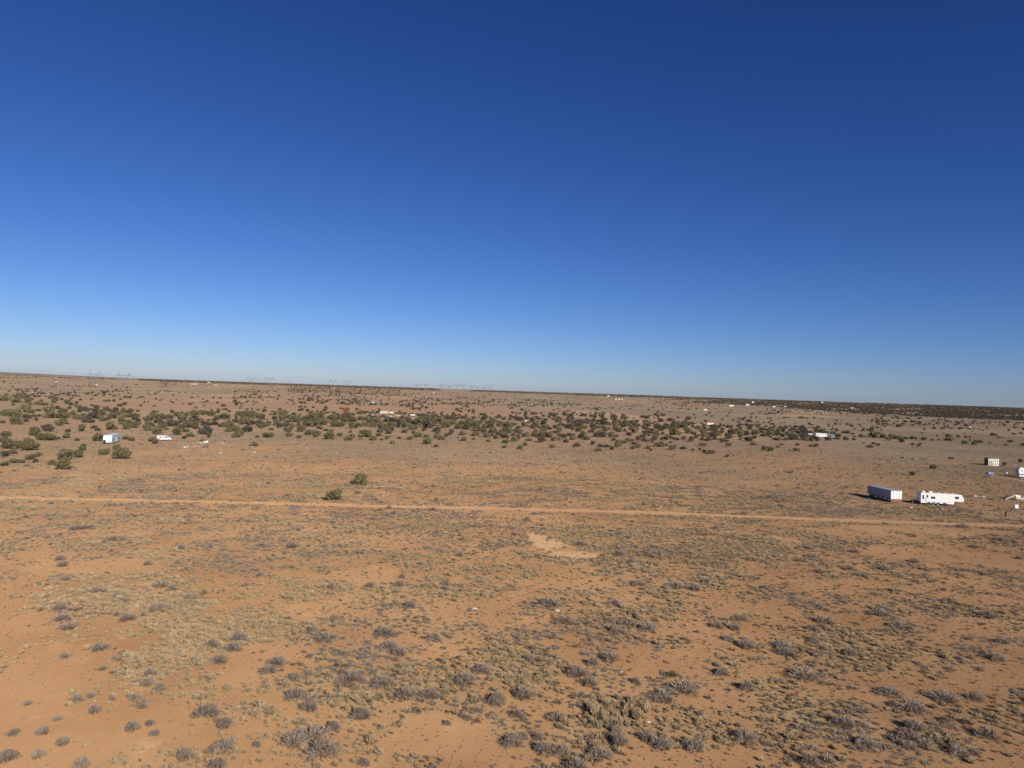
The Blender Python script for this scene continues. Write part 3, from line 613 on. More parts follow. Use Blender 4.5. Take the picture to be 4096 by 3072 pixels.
# ------------------------------------------------------------------ power line towers
M['pylonsteel'] = paint('pylon_steel', (.22, .24, .29), .8, 0, .1)
def pylon(px, ytop, hw, yaw, label, hm=47, th=.52):
    # distance from the drawn horn spacing; base on the terrain
    dist = F * 15.5 * abs(math.cos(R(yaw))) / hw; d = ray(px, ytop); k = dist / d[1]; x, y = d[0] * k, d[1] * k; z = float(elev(x, y)); zt = CAM_H + d[2] * k
    hm = max(38, min(62, zt - z)); t = empty('pylon', (x, y, z), R(yaw), label, 'pylon', 'power line pylons along the skyline')
    m = MB(); hb = hm * .62; wt_ = 3.0; wb = 5.5
    for sx in (-1, 1):
        for sy in (-1, 1): m.bar((sx * wb, sy * wb, 0), (sx * wt_ * .6, sy * wt_ * .6, hb * .72), th * .6)
    nz = 7
    th0 = th; th = .30
    for i in range(nz):
        z0, z1 = hb * .72 * i / nz, hb * .72 * (i + 1) / nz; a0 = wb + (wt_ * .6 - wb) * i / nz; a1 = wb + (wt_ * .6 - wb) * (i + 1) / nz
        for sy in (-1, 1): m.bar((-a0, sy * a0, z0), (a1, sy * a1, z1), th * .6).bar((a0, sy * a0, z0), (-a1, sy * a1, z1), th * .6)
        for sx in (-1, 1): m.bar((sx * a0, -a0, z0), (sx * a1, a1, z1), th * .6)
    th = th0
    m.build('lattice_body', 'pylonsteel', t)
    m = MB()
    for sx in (-1, 1):
        for sy in (-1, 1): m.bar((sx * 1.8, sy * 1.5, hb * .72), (sx * 12.5, sy * 1.0, hb * 1.12), th)
        for j in range(4):
            f0, f1 = j / 4, (j + 1) / 4; m.bar((sx * (1.8 + 10.7 * f0), -1.3, hb * (.72 + .4 * f0)), (sx * (1.8 + 10.7 * f1), 1.3, hb * (.72 + .4 * f1)), th * .6)
    m.build('window_arm', 'pylonsteel', t)
    m = MB()
    for sz, sy in ((0, -1), (0, 1), (2.2, 0)): m.bar((-15.5, sy, hb * 1.12 + sz), (15.5, sy, hb * 1.12 + sz), th)
    for sx in (-1, 1):
        for sy in (-1, 1): m.bar((sx * 15.5, sy, hb * 1.12), (sx * 29, 0, hb * 1.1), th)
        m.bar((sx * 15.5, 0, hb * 1.12 + 3.5), (sx * 29, 0, hb * 1.1), th)
    for j in range(-7, 8): m.bar((j * 2.1, -1, hb * 1.12), (j * 2.1 + 1, 0, hb * 1.12 + 2.2), th * .6)
    m.build('crossbeam', 'pylonsteel', t)
    for sx in (-1, 1): MB().bar((sx * 12.5, 0, hb * 1.12), (sx * 16, 0, hm), th * 1.7).bar((sx * 17.5, 0, hb * 1.12), (sx * 16, 0, hm), th * 1.3).build('horn', 'pylonsteel', t)
    m = MB()
    for x in (-28, 0, 28): m.bar((x, 0, hb * 1.1), (x, 0, hb * 1.1 - 4.5), th * .5)
    m.build('insulators', 'dark', t)
    return t
for px, yt, hw, yaw, lab in [
 (380, 1487, 18, 8, 'widest steel pylon, leftmost on the skyline'), (497, 1493, 18.5, 10, 'wide steel pylon second from the left on the skyline'),
 (1006, 1513, 11.5, 15, 'left one of the two pylons above the dark skyline trees left of centre'), (1077, 1521, 11.5, 15, 'right one of the two pylons above the dark skyline trees left of centre'),
 (1333, 1538, 10, 20, 'faint pylon, left of a pair barely rising over the skyline trees'), (1387, 1538, 9.5, 20, 'faint pylon, right of a pair barely rising over the skyline trees'),
 (1668, 1535, 6.5, 58, 'first small pylon from the left in the centre row'), (1705, 1538, 6, 58, 'second small pylon from the left in the centre row'),
 (1767, 1529, 7, 60, 'third small pylon from the left in the centre row, left edge of the tall five'), (1797, 1533, 7, 60, 'fourth small pylon from the left in the centre row'),
 (1828, 1528, 7, 60, 'tallest pylon of the centre row'), (1857, 1530, 7, 60, 'pylon just right of the tallest in the centre row'), (1889, 1538, 5.8, 60, 'second pylon right of the tallest in the centre row'),
 (1912, 1540, 5.2, 60, 'third pylon right of the tallest in the centre row'), (1938, 1549, 4.5, 62, 'second pylon from the right in the centre row'), (1961, 1551, 4, 62, 'smallest pylon at the right end of the centre row')]:
    pylon(px, yt, hw, yaw, lab)

# ------------------------------------------------------------------ plants
def juniper_mesh(seed, hgt=.72):
    rs = np.random.default_rng(seed); V = []; Fc = []
    nl = rs.integers(10, 16); cs = []
    for i in range(nl):
        a = rs.uniform(0, 2 * math.pi); rr = .37 * math.sqrt(rs.random()); z = rs.uniform(.18, .84) * hgt * (1 - rr * .9)
        cs.append((rr * math.cos(a), rr * math.sin(a), z, rs.uniform(.07, .19)))
    cs.append((0, 0, hgt * .45, .24))
    phi = (1 + 5 ** .5) / 2
    ico = np.array([(-1, phi, 0), (1, phi, 0), (-1, -phi, 0), (1, -phi, 0), (0, -1, phi), (0, 1, phi), (0, -1, -phi), (0, 1, -phi), (phi, 0, -1), (phi, 0, 1), (-phi, 0, -1), (-phi, 0, 1)]) / math.sqrt(1 + phi * phi)
    icf = [(0, 11, 5), (0, 5, 1), (0, 1, 7), (0, 7, 10), (0, 10, 11), (1, 5, 9), (5, 11, 4), (11, 10, 2), (10, 7, 6), (7, 1, 8), (3, 9, 4), (3, 4, 2), (3, 2, 6), (3, 6, 8), (3, 8, 9), (4, 9, 5), (2, 4, 11), (6, 2, 10), (8, 6, 7), (9, 8, 1)]
    for cx, cy, cz, r in cs:
        n0 = len(V)
        for q in ico:
            k = r * .74 * rs.uniform(.75, 1.1); V.append((cx + q[0] * k, cy + q[1] * k, max(.03, cz + q[2] * k * .9)))
        Fc += [tuple(i + n0 for i in f) for f in icf]
        for i in range(int(90 * (r / .15) ** 2)):
            d = rs.normal(size=3); d /= np.linalg.norm(d); rad = r * rs.uniform(.70, 1.12)
            c = np.array([cx, cy, cz]) + d * rad * np.array([1, 1, .95]); c[2] = max(c[2], .03)
            u = rs.normal(size=3) + d * .7; u /= np.linalg.norm(u); w = np.cross(u, rs.normal(size=3)); w /= np.linalg.norm(w); s = rs.uniform(.022, .05)
            n0 = len(V); V += [tuple(c - w * s * .6), tuple(c + w * s * .6), tuple(c + u * s * 1.7)]; Fc.append((n0, n0 + 1, n0 + 2))
    me = bpy.data.meshes.new('juniper_crown'); me.from_pydata([tuple(map(float, v)) for v in V], [], Fc); me.update(); return me
def trunk_mesh(seed):
    rs = random.Random(seed); m = MB(); m.cyl((0, 0, -.02), .035, .34, 8, 'z', .018)
    for i in range(5):
        a = i * 1.26 + rs.random(); m.bar((0, 0, .04 + .04 * i), (.26 * math.cos(a), .26 * math.sin(a), .28 + .06 * i), .016)
    return m.mesh('juniper_trunk', 'bark')
JUN = [juniper_mesh(100 + i, .62 + .05 * (i % 5)) for i in range(8)]; JUND = []
for i, me in enumerate(JUN):
    m2 = me.copy(); m2.materials.append(MV['juniper2']); JUND.append(m2); me.materials.append(MV['juniper'])
TRK = [trunk_mesh(i) for i in range(3)]
def blades(seed, n, spread, hgt, wid, dome=True, mat='sage', base=.25):
    rs = np.random.default_rng(seed); V = []; Fc = []
    for i in range(n):
        a = rs.uniform(0, 2 * math.pi)
        if dome:
            el = math.asin(rs.uniform(.10, 1)); s = rs.uniform(.25, .95); e = rs.uniform(max(s, .5), 1.0)
            lob = 1 + .22 * math.sin(3 * a + seed) + .13 * math.sin(5 * a + 2.1 * seed)
            d = np.array([math.cos(a) * math.cos(el) * spread * lob, math.sin(a) * math.cos(el) * spread * lob, math.sin(el) * hgt])
            p0 = d * s * np.array([1, 1, .8]); p1 = d * e + rs.normal(size=3) * .04 * spread
        else:
            rr = spread * base * math.sqrt(rs.random()); p0 = np.array([rr * math.cos(a), rr * math.sin(a), 0]); o = rs.uniform(.1, 1.0)
            a2 = a + rs.normal() * .5; p1 = p0 + np.array([math.cos(a2) * o * spread * .8, math.sin(a2) * o * spread * .8, hgt * rs.uniform(.5, 1) * (1.15 - o * .5)])
        p1[2] = max(p1[2], .02)
        w = np.cross(p1 - p0, rs.normal(size=3)); w = w / (np.linalg.norm(w) + 1e-9) * wid * rs.uniform(.6, 1.4)
        n0 = len(V); V += [tuple(p0 - w * .5), tuple(p0 + w * .5), tuple(p1 + w * .5), tuple(p1 - w * .25)]; Fc.append((n0, n0 + 1, n0 + 2, n0 + 3))
    me = bpy.data.meshes.new('brush'); me.from_pydata([tuple(map(float, v)) for v in V], [], Fc); me.materials.append(MV[mat]); me.update(); return me
SAGE = [blades(200 + i, 760, .5, .50 + .06 * (i % 3), .0145) for i in range(6)]                 # unit width 1
TWIG = [blades(230 + i, 150, .5, .46, .035, True, 'twig') for i in range(3)]
SAGS = [blades(240 + i, 170, .5, .48, .036, True, 'sage') for i in range(3)]
STRW = [blades(260 + i, 120, .5, .60, .030, False, 'straw') for i in range(4)]
OLIV = [blades(280 + i, 130, .5, .55, .032, False, 'olive') for i in range(3)]
FRSH = [blades(295, 430, .5, .6, .03, True, 'fresh')]

# --- junipers traced from the photo: crop origin, crop scale, then (x, base y, width) in crop pixels
CR = {
'A': (0, 1450, 3.6875, [(50,570,150),(190,520,90),(230,595,170),(350,530,120),(410,560,100),(400,605,90),(475,550,50),(550,632,110),(460,628,60),(675,635,70),(725,535,60),(810,570,100),(800,600,80),(905,555,50),(975,618,95),(1125,615,70),(1120,645,55),(190,635,60),(1045,560,60),(1190,560,45),(1540,578,50),(1595,578,55),(1680,575,55),(1165,503,35),(875,480,40),(1530,465,60),(60,790,200),(200,800,180),(320,735,220),(430,750,120),(375,830,110),(490,805,70),(700,820,220),(680,740,170),(940,750,120),(1045,775,90),(900,820,220),(850,690,75),(1120,845,130),(1215,790,90),(1330,830,180),(1470,865,100),(1600,825,130),(1490,775,100),(1395,725,60),(1550,700,95),(1825,742,90),(1745,785,90),(1700,825,80),(1860,810,100),(1780,890,90),(545,860,70),(190,918,180),(390,880,80),(30,900,70),(910,880,90),(990,910,60),(820,935,150),(480,1080,160),(650,1020,190),(620,1155,220),(960,1120,110),(985,1030,80),(860,1135,70),(1180,1020,130),(1145,1158,65),(1385,975,85),(1450,1010,80),(1590,995,150),(1660,990,100),(1410,1165,150),(1840,990,120),(30,1180,170),(80,1280,220),(230,1260,200),(410,1300,240),(370,1220,160),(170,1360,120),(50,1390,130),(390,1440,140),(530,1405,140),(520,1478,80),(160,1490,130),(260,1490,120),(40,1530,110),(760,1510,120),(910,1440,210),(910,1588,220),(1100,1405,230),(1210,1300,110),(1220,1250,80),(1510,1370,150),(1760,1430,230),(1700,1290,120),(1850,1140,100),(500,1010,120),(60,1090,140)]),
'B': (512, 1450, 3.6875, [(650,745,80),(380,740,60),(340,775,90),(560,820,100),(380,815,120),(480,810,100),(20,808,90),(100,810,100),(290,810,50),(150,915,70),(50,965,150),(270,1010,130),(270,930,100),(430,900,130),(500,975,140),(570,995,70),(600,940,170),(770,880,200),(740,800,110),(830,820,80),(980,825,170),(910,960,230),(990,985,110),(1050,880,90),(1110,895,80),(1140,958,70),(1240,920,90),(720,1075,170),(760,1010,120),(850,1030,90),(910,1100,110),(1110,1060,200),(1190,1110,90),(420,1060,150),(335,1165,120),(410,1200,80),(40,1160,110),(820,1130,80),(1230,725,60),(1320,745,70),(1225,790,100),(1495,735,50),(1390,840,190),(1290,860,90),(1630,785,100),(1710,800,140),(1840,795,110),(1450,955,150),(1465,1025,100),(1575,1020,120),(1570,1110,130),(1680,860,120),(1720,915,200),(1800,930,80),(1730,1030,170),(1870,905,60),(1840,1235,120),(1650,1090,110),(1090,1165,60),(1600,635,70),(1640,600,45),(915,630,55),(1410,650,70),(1120,645,40),(1760,700,45),(1830,695,40),(1660,680,40)]),
'C': (1024, 1500, 4.1484, [(155,550,45),(30,590,60),(140,615,80),(265,615,40),(310,630,60),(390,590,70),(515,625,55),(240,665,50),(300,668,60),(430,690,160),(630,665,70),(290,745,100),(80,700,100),(50,815,110),(140,860,140),(400,770,160),(610,780,170),(740,770,80),(330,840,120),(400,850,90),(500,865,120),(600,885,110),(700,860,100),(730,680,60),(850,740,130),(900,775,220),(930,690,130),(1080,710,110),(1140,770,120),(980,855,170),(880,855,130),(1110,830,170),(1290,865,180),(1250,745,140),(1340,740,200),(1430,860,130),(1580,890,130),(1490,770,100),(1620,790,140),(1690,865,110),(1740,750,120),(1570,690,55),(1930,745,60),(1870,800,110),(1820,855,130),(1930,860,130),(2040,790,110),(2050,885,110),(2090,850,100),(750,950,160),(530,945,110),(545,1025,110),(155,1035,100),(230,1045,130),(710,1050,80),(880,1000,190),(970,1035,110),(1030,1010,110),(1085,905,60),(1155,930,70),(1200,1075,160),(1230,980,110),(1390,1020,110),(1520,1090,130),(1590,1045,100),(1790,1035,190),(1930,1085,110),(1740,1080,70),(2030,1020,100),(2080,960,80),(2075,1085,60),(15,1040,60)]),
'D': (1536, 1500, 4.1484, [(200,770,130),(60,790,150),(30,900,150),(320,880,160),(420,800,120),(480,920,170),(130,935,90),(360,955,90),(550,1035,150),(690,1040,120),(60,1070,100),(250,1060,60),(430,1075,100),(130,1150,100),(710,1150,130),(860,1050,110),(965,1078,115),(1040,1025,90),(870,1200,80),(600,830,200),(700,880,200),(760,780,150),(860,810,120),(870,950,150),(950,850,200),(1040,880,150),(1060,740,90),(790,720,70),(930,705,40),(1150,715,70),(1265,722,40),(1485,725,55),(1120,985,120),(1150,830,170),(1240,900,150),(1310,1000,110),(1300,820,100),(1430,850,200),(1500,890,200),(1510,1000,110),(1530,930,150),(1660,910,130),(1600,810,80),(1670,740,90),(1765,725,50),(1950,710,50),(1780,850,170),(1900,850,100),(1810,970,150),(1860,1060,120),(1700,1040,110),(1735,1110,80),(1335,1100,120),(1490,1075,60),(1225,1050,40),(1950,1010,150),(2000,1055,130),(2010,1135,100),(2060,880,160),(2040,950,120),(1980,745,60),(2090,750,80),(1640,765,80),(1990,1210,70),(300,800,120),(560,780,120),(150,860,110)]),
'E': (2048, 1500, 4.1484, [(30,840,80),(190,870,100),(100,960,150),(20,1010,80),(50,1110,110),(110,1070,90),(210,1030,120),(280,1100,110),(400,870,160),(560,900,140),(500,950,120),(400,1010,110),(520,1030,140),(470,1120,150),(640,1040,120),(680,1100,110),(720,890,90),(790,955,120),(710,970,80),(800,1090,120),(900,1120,90),(930,1010,90),(950,890,120),(1010,880,100),(1110,930,130),(1180,990,120),(1210,900,100),(1330,870,80),(1340,915,80),(1250,1080,120),(1010,1080,110),(1090,1195,130),(220,1180,90),(670,1210,100),(120,1235,90),(1340,1160,90),(1400,1000,80),(1450,1000,70),(1460,890,110),(1560,930,110),(1650,1040,130),(1530,1015,70),(1530,820,130),(1420,780,80),(1430,1270,120),(1480,1200,80),(1560,1200,90),(1670,1245,100),(1760,1210,150),(1840,1140,130),(1960,1115,120),(1960,1015,120),(2020,960,130),(1870,940,65),(1780,950,80),(1720,910,110),(1730,860,130),(1890,860,160),(2060,860,90),(1990,800,90),(1680,800,70),(2070,785,80),(2010,1230,90),(2090,1210,100),(2030,1160,90),(2100,1085,80),(700,700,90),(615,715,65),(520,695,60),(440,730,55),(230,675,70),(70,685,40),(1190,690,80),(1240,740,50),(1010,730,55),(940,740,50),(1110,690,30),(1380,720,80),(1490,715,70),(1560,750,70),(1700,740,130),(1870,750,120),(880,680,100),(980,700,80),(510,780,70),(340,770,90),(150,765,60),(770,790,100),(1050,810,90),(1190,810,90),(1250,810,60),(930,800,60)]),
'F': (2560, 1500, 4.1484, [(30,710,70),(130,840,130),(90,790,90),(130,725,80),(270,860,90),(230,720,35),(300,730,50),(350,780,90),(420,880,90),(340,880,80),(260,990,120),(80,1000,90),(375,935,60),(370,990,70),(450,1090,100),(500,1050,70),(590,1000,170),(600,860,130),(530,880,70),(510,770,160),(630,720,55),(740,890,110),(800,970,150),(870,975,80),(255,1070,130),(130,1110,70),(140,1230,100),(280,1190,120),(350,1195,130),(430,1180,80),(180,1265,60),(565,1245,150),(710,1235,90),(740,1075,90),(630,1060,40),(860,1110,120),(940,1045,90),(1030,1085,80),(980,910,130),(1100,1010,130),(1020,940,110),(1170,910,80),(1240,900,70),(1290,1005,120),(1370,970,120),(1250,1075,80),(1330,1080,50),(1500,1060,130),(1450,1020,80),(1540,960,110),(1640,980,150),(1680,1030,130),(1790,1000,120),(1040,1185,130),(1470,1190,100),(1180,1310,140),(1060,1290,90),(1440,1365,80),(990,1255,60),(870,1250,45),(1900,1170,100),(1900,1055,90),(1800,1080,70),(1930,1000,140),(2040,1020,90),(2100,1020,90),(2080,1250,110),(1540,760,45),(1645,770,40),(1780,775,50),(800,730,80),(1630,800,50),(1460,820,30),(1470,880,80),(1800,905,40),(850,830,90),(760,785,70),(1060,850,60),(1280,860,50)]),
'G': (3072, 1550, 4.1484, [(75,720,60),(50,800,150),(160,880,110),(170,800,80),(270,830,120),(430,820,130),(460,740,60),(590,760,40),(600,880,110),(480,870,70),(550,800,60),(710,890,80),(840,893,110),(1010,882,120),(900,748,100),(1160,865,60),(1190,830,120),(1290,860,90),(1240,760,50),(1400,780,50),(1430,830,50),(1430,880,70),(1570,825,100),(1745,770,60),(1760,835,150),(1910,840,90),(2030,890,110),(2080,850,120),(1745,940,60),(1820,970,70),(1700,1005,100),(490,1060,100),(790,980,90),(720,985,60),(60,1060,120),(170,1000,60),(220,960,60),(1010,655,35),(680,675,30),(770,682,45),(930,700,35),(1370,640,50),(1540,655,35),(1735,655,30),(1935,655,45),(1440,695,35),(1880,715,40),(265,590,35),(450,598,30),(1140,550,28),(1215,557,28),(1655,545,30),(1735,550,35),(1790,555,25),(2000,565,50)]),
'H': (3584, 1600, 3.0164, [(35,475,90),(70,520,70),(110,470,50),(200,470,60),(240,475,40),(330,485,60),(435,495,40),(635,445,60),(650,492,90),(745,455,45),(840,455,35),(890,460,35),(850,535,80),(820,520,50),(890,495,35),(935,545,60),(1020,520,80),(950,510,50),(1130,530,35),(1215,560,25),(1235,460,35),(1280,462,25),(1325,548,35),(205,545,45),(300,535,35),(575,408,25),(825,405,22),(30,330,55),(190,275,55),(475,835,95),(660,715,55),(195,910,70),(75,705,35),(1305,795,70),(1530,550,50),(1365,375,30),(1495,755,60),(730,305,35),(845,318,45),(500,440,25),(680,350,25),(520,485,30)]),
'I': (0, 0, 1.0, [(1435,1940,72),(1327,2003,64)])}
trees = []
for k, (ox, oy, s, L) in CR.items():
    for (cx, cy, w) in L: trees.append((ox + cx / s, oy + cy / s, w / s, 1))
trees.sort(key=lambda q: -q[2])
def region_x(px):
    for lim, t in ((300, 'at the left edge'), (750, 'on the left'), (1250, 'left of centre'), (1800, 'left of middle'), (2300, 'in the middle'), (2800, 'right of centre'), (3400, 'on the right'), (9e9, 'near right edge')):
        if px < lim: return t
def tree_place(px, py):
    d = py - hor(px)
    if d < 95: return 'far behind the belt'
    if d < 165: return 'in back rows of the belt'
    if d < 225: return 'in front rows of the belt'
    return 'before the belt'
ORD = ('first second third fourth fifth sixth seventh eighth ninth tenth eleventh twelfth thirteenth fourteenth fifteenth sixteenth seventeenth eighteenth nineteenth twentieth').split()
ORD += ['twenty-' + w for w in ORD[:9]] + ['thirtieth'] + ['thirty-' + w for w in ORD[:9]] + ['fortieth'] + ['forty-' + w for w in ORD[:9]]
def ordinals(cells, xs):
    """place of each item from the left among those that share its patch of the picture"""
    out = [''] * len(xs)
    for c in set(cells):
        ids = sorted([i for i in range(len(xs)) if cells[i] == c], key=lambda i: xs[i])
        for n_, i in enumerate(ids): out[i] = '' if len(ids) == 1 else (ORD[n_] if n_ < 49 else 'number %d' % (n_ + 1)) + ' from the left'
    return out
tcell = [(tree_place(q[0], q[1]), region_x(q[0])) for q in trees[:300]]; tord = ordinals(tcell, [q[0] for q in trees[:300]])
seen = {}
trs = random.Random(5); far_tree = []
for k, (px, py, w, _) in enumerate(trees):
    p = G(px, py); wm = w * mpp(p) * (1.30 if k > 3 and abs(px - 1435) > 1 and abs(px - 1327) > 1 else 1.08); wm = min(wm, 11)
    if k >= 300: far_tree.append((p.x, p.y, p.z, wm, wm * trs.uniform(.8, 1.0))); continue
    p = p + Vector((0, wm * .22, 0))
    pl, rx = tree_place(px, py), region_x(px); key = (pl, rx); grey = trs.random() < .11
    if abs(px - 1435) < 1: lab = 'rounded olive juniper standing alone beyond the dirt road, the farther of two'
    elif abs(px - 1327) < 1: lab = 'rounded olive juniper standing alone by the dirt road, the nearer of two'
    elif key not in seen: lab = 'widest juniper %s %s' % (pl, rx)
    else: lab = '%s juniper %s %s, %s' % ('dark' if grey else 'olive', pl, rx, tord[k])
    if key not in seen or abs(px - 1435) < 1 or abs(px - 1327) < 1: grey = False
    seen[key] = 1
    o = empty('juniper_tree', p, trs.uniform(0, 6.28), lab, 'tree', 'junipers dotted over the plain')
    hs = trs.uniform(.68, 1.12) * (1.0 if w * 1.0 > 22 else .95); o.scale = (wm, wm, wm * hs)
    c = bpy.data.objects.new('crown', (JUND if grey else JUN)[k % 8]); COL.objects.link(c); c.parent = o
    c = bpy.data.objects.new('trunk', TRK[k % 3]); COL.objects.link(c); c.parent = o

# --- scattered far junipers (rows and woods toward the skyline): more than anyone could count
def wood(px, py):
    """chance of a far juniper at a photo position below the skyline"""
    d = py - hor(px); v = .0
    n = vnoise(px / 90, py / 7.)
    v = np.where(d < 9, .55 + .45 * n, v)                                    # dark rim along the skyline
    v = np.where((d < 9) & (np.abs(px - 1820) < 60), .0, v); v = np.where((d < 9) & (px < 560), .25 * (n > .5), v)
    v = np.where((d >= 9) & (d < 95), .011 + .10 * (vnoise(px / 110 + 9, py / 9. + 4) > .66), v)
    v = np.where((px > 1150) & (px < 1600) & (d > 8) & (d < 35), .28, v)
    band = sstep(2560, 2900, px); lo = 8; hi = 22 + 28 * sstep(2700, 3900, px)
    v = np.where((d > lo) & (d < hi) & (px > 2560), .9 * band * (.35 + .65 * (vnoise(px / 140, py / 5.) > .3)), v)
    v = np.where((px > 1700) & (px < 2300) & (d > 8) & (d < 35), .02, v)
    v = np.where((d >= 30) & (d < 62) & (px > 950) & (px < 2300), np.maximum(v, .16 * (vnoise(px / 60, py / 8.) > .45)), v)
    v = np.where((d >= 95) & (d < 190), .012, v)
    inb = ((px > 1150) & (px < 2450) & (d > 104) & (d < 190)) | ((px >= 2450) & (px < 3350) & (d > 106) & (d < 200 - (px - 2450) * .05)) | ((px > 300) & (px <= 1150) & (d > 125) & (d < 205))
    v = np.where(inb, .03 + .17 * (vnoise(px / 45 + 3, py / 9 + 6) > .40), v)
    return v
cand = 170000; cpx = rng.uniform(-150, 4250, cand); cd_ = 1.5 + 190 * rng.random(cand) ** 1.7; cpy = hor(cpx) + cd_
# photo-area density falls with distance below the skyline because the trees grow larger there
keep = rng.random(cand) < wood(cpx, cpy) * np.clip(1.15 - cd_ / 150, .12, 1) * np.clip(cd_ / 6, .35, 1)
cpx, cpy = cpx[keep], cpy[keep]
# same for the terrain between: march all rays at once
def Gmany(px, py):
    v = np.stack([px - W / 2, -(py - H / 2), np.full_like(px, -F)], -1) @ RI.T; v /= np.linalg.norm(v, axis=1)[:, None]
    t = np.full(len(px), 200.0); hit = np.zeros(len(px), bool); res = np.full((len(px), 3), np.nan)
    while t[0] < 9000:
        q = v * t[:, None]; q[:, 2] += CAM_H; e = elev(q[:, 0], q[:, 1]); h = (q[:, 2] <= e) & ~hit
        res[h] = np.stack([q[h, 0], q[h, 1], e[h]], 1); hit |= h; t = t * 1.006
    return res[hit], px[hit], py[hit]
pts, _, _ = Gmany(cpx, cpy)
for x, y, z in pts:
    s = float(np.clip(rng.normal(4.2, 1.2), 2.2, 7.0)); far_tree.append((x, y, z, s, s * rng.uniform(.7, 1.0)))
# bushes along the rim itself
for k in range(7000):
    az = R(rng.uniform(-40, 40)); r = rng.uniform(3900, 5400); x, y = r * math.sin(az), r * math.cos(az)
    pxk, _ = to_px(x, y, float(elev(x, y)))
    if (abs(float(pxk) - 1820) < 70) or (float(pxk) < 560 and rng.random() < .6) or float(vnoise(az * 60, r / 500)) < .35: continue
    s = rng.uniform(3, 7.5); far_tree.append((x, y, float(elev(x, y)), s, s * .85))

# ------------------------------------------------------------------ geometry-node scatter for what cannot be counted
def scatter(name, P, scales, rots, idx, meshes, label, cat):
    src = bpy.data.collections.new(name + '_source')
    for i, me in enumerate(meshes):
        o = bpy.data.objects.new('%s_kind_%02d' % (name, i), me); src.objects.link(o)
    me = bpy.data.meshes.new(name); me.from_pydata([tuple(p) for p in P], [], [])
    a = me.attributes.new('sc', 'FLOAT_VECTOR', 'POINT'); a.data.foreach_set('vector', np.asarray(scales, np.float32).ravel())
    a = me.attributes.new('rt', 'FLOAT_VECTOR', 'POINT'); a.data.foreach_set('vector', np.asarray(rots, np.float32).ravel())
    a = me.attributes.new('ix', 'INT', 'POINT'); a.data.foreach_set('value', np.asarray(idx, np.int32))
    ob = bpy.data.objects.new(name, me); COL.objects.link(ob); tag(ob, label, cat, kind='stuff')
    ng = bpy.data.node_groups.new(name, 'GeometryNodeTree'); ng.interface.new_socket('Geometry', in_out='INPUT', socket_type='NodeSocketGeometry'); ng.interface.new_socket('Geometry', in_out='OUTPUT', socket_type='NodeSocketGeometry')
    n = ng.nodes; gi = n.new('NodeGroupInput'); go = n.new('NodeGroupOutput'); ci = n.new('GeometryNodeCollectionInfo'); ci.inputs['Collection'].default_value = src; ci.inputs['Separate Children'].default_value = True; ci.inputs['Reset Children'].default_value = True
    ip = n.new('GeometryNodeInstanceOnPoints'); ip.inputs['Pick Instance'].default_value = True
    def na(nm, ty): q = n.new('GeometryNodeInputNamedAttribute'); q.data_type = ty; q.inputs[0].default_value = nm; return q.outputs[0]
    l = ng.links; l.new(gi.outputs[0], ip.inputs['Points']); l.new(ci.outputs[0], ip.inputs['Instance']); l.new(na('ix', 'INT'), ip.inputs['Instance Index'])
    l.new(na('rt', 'FLOAT_VECTOR'), ip.inputs['Rotation']); l.new(na('sc', 'FLOAT_VECTOR'), ip.inputs['Scale']); l.new(ip.outputs[0], go.inputs[0])
    md = ob.modifiers.new('scatter', 'NODES'); md.node_group = ng
    return ob
ft = np.array(far_tree)
rgt = to_px(ft[:, 0], np.maximum(ft[:, 1], 5), ft[:, 2])[0]
scatter('distant_woodland', ft[:, :3], np.stack([ft[:, 3], ft[:, 3], ft[:, 4]], 1), np.stack([0 * ft[:, 0], 0 * ft[:, 0], rng.uniform(0, 6.28, len(ft))], 1), rng.integers(0, 8, len(ft)) + 8 * (rng.random(len(ft)) < np.where(rgt > 2500, .97, .78)), JUN + JUND,
        'thousands of small dark junipers scattered over the far plain up to the skyline', 'trees')

# --- low scrub: candidates uniform over the plain in view
def sample_plain(n, rmin, rmax):
    az = np.radians(rng.uniform(-41, 41, n)); r = np.sqrt(rng.uniform(rmin**2, rmax**2, n)); return r * np.sin(az), r * np.cos(az)
def free(x, y):
    ok = np.ones(len(x), bool)
    for cx, cy, cr in CLEAR:
        if cr > 0: ok &= np.hypot(x - cx, y - cy) > cr
    d = np.full(len(x), 1e9)
    near = (np.hypot(road_pts[:, 0], road_pts[:, 1]) < 700)
    for (a, b), w in zip(road_pts[near], road_w[near]): d = np.minimum(d, np.hypot(x - a, (y + (1.9 if w > 5 else .3)) - b) - w / 2)
    return ok & (d > rng.uniform(-.7, .5, len(x)) * (1 if True else 0))
X, Y = sample_plain(230000, 42, 230); D = density(X, Y); kp = rng.random(len(X)) < D * .88; X, Y, D = X[kp], Y[kp], D[kp]
X2, Y2 = sample_plain(560000, 230, 640); D2 = .12 + .88 * density(X2, Y2); kp = rng.random(len(X2)) < D2 * .60 * (.12 + .88 * sstep(640, 200, np.hypot(X2, Y2))); X2, Y2, D2 = X2[kp], Y2[kp], D2[kp]
X3, Y3 = sample_plain(26000, 42, 130)
X = np.concatenate([X, X2]); Y = np.concatenate([Y, Y2]); D = np.concatenate([D, D2]); nmain = len(X)
X = np.concatenate([X, X3]); Y = np.concatenate([Y, Y3]); D = np.concatenate([D, np.full(len(X3), .2)]); tiny = np.arange(len(X)) >= nmain
ok = free(X, Y); X, Y, D, tiny = X[ok], Y[ok], D[ok], tiny[ok]
n = len(X); size = np.clip(rng.lognormal(math.log(.40), .42, n), .15, 1.1) * (.75 + .35 * np.clip(D, 0, 1))
size = np.where(tiny, rng.uniform(.07, .22, n), size)
ty = fbm(X / 14 + 60, Y / 14 + 20, 3) + rng.normal(0, .10, n); pxv, pyv = to_px(X, Y)
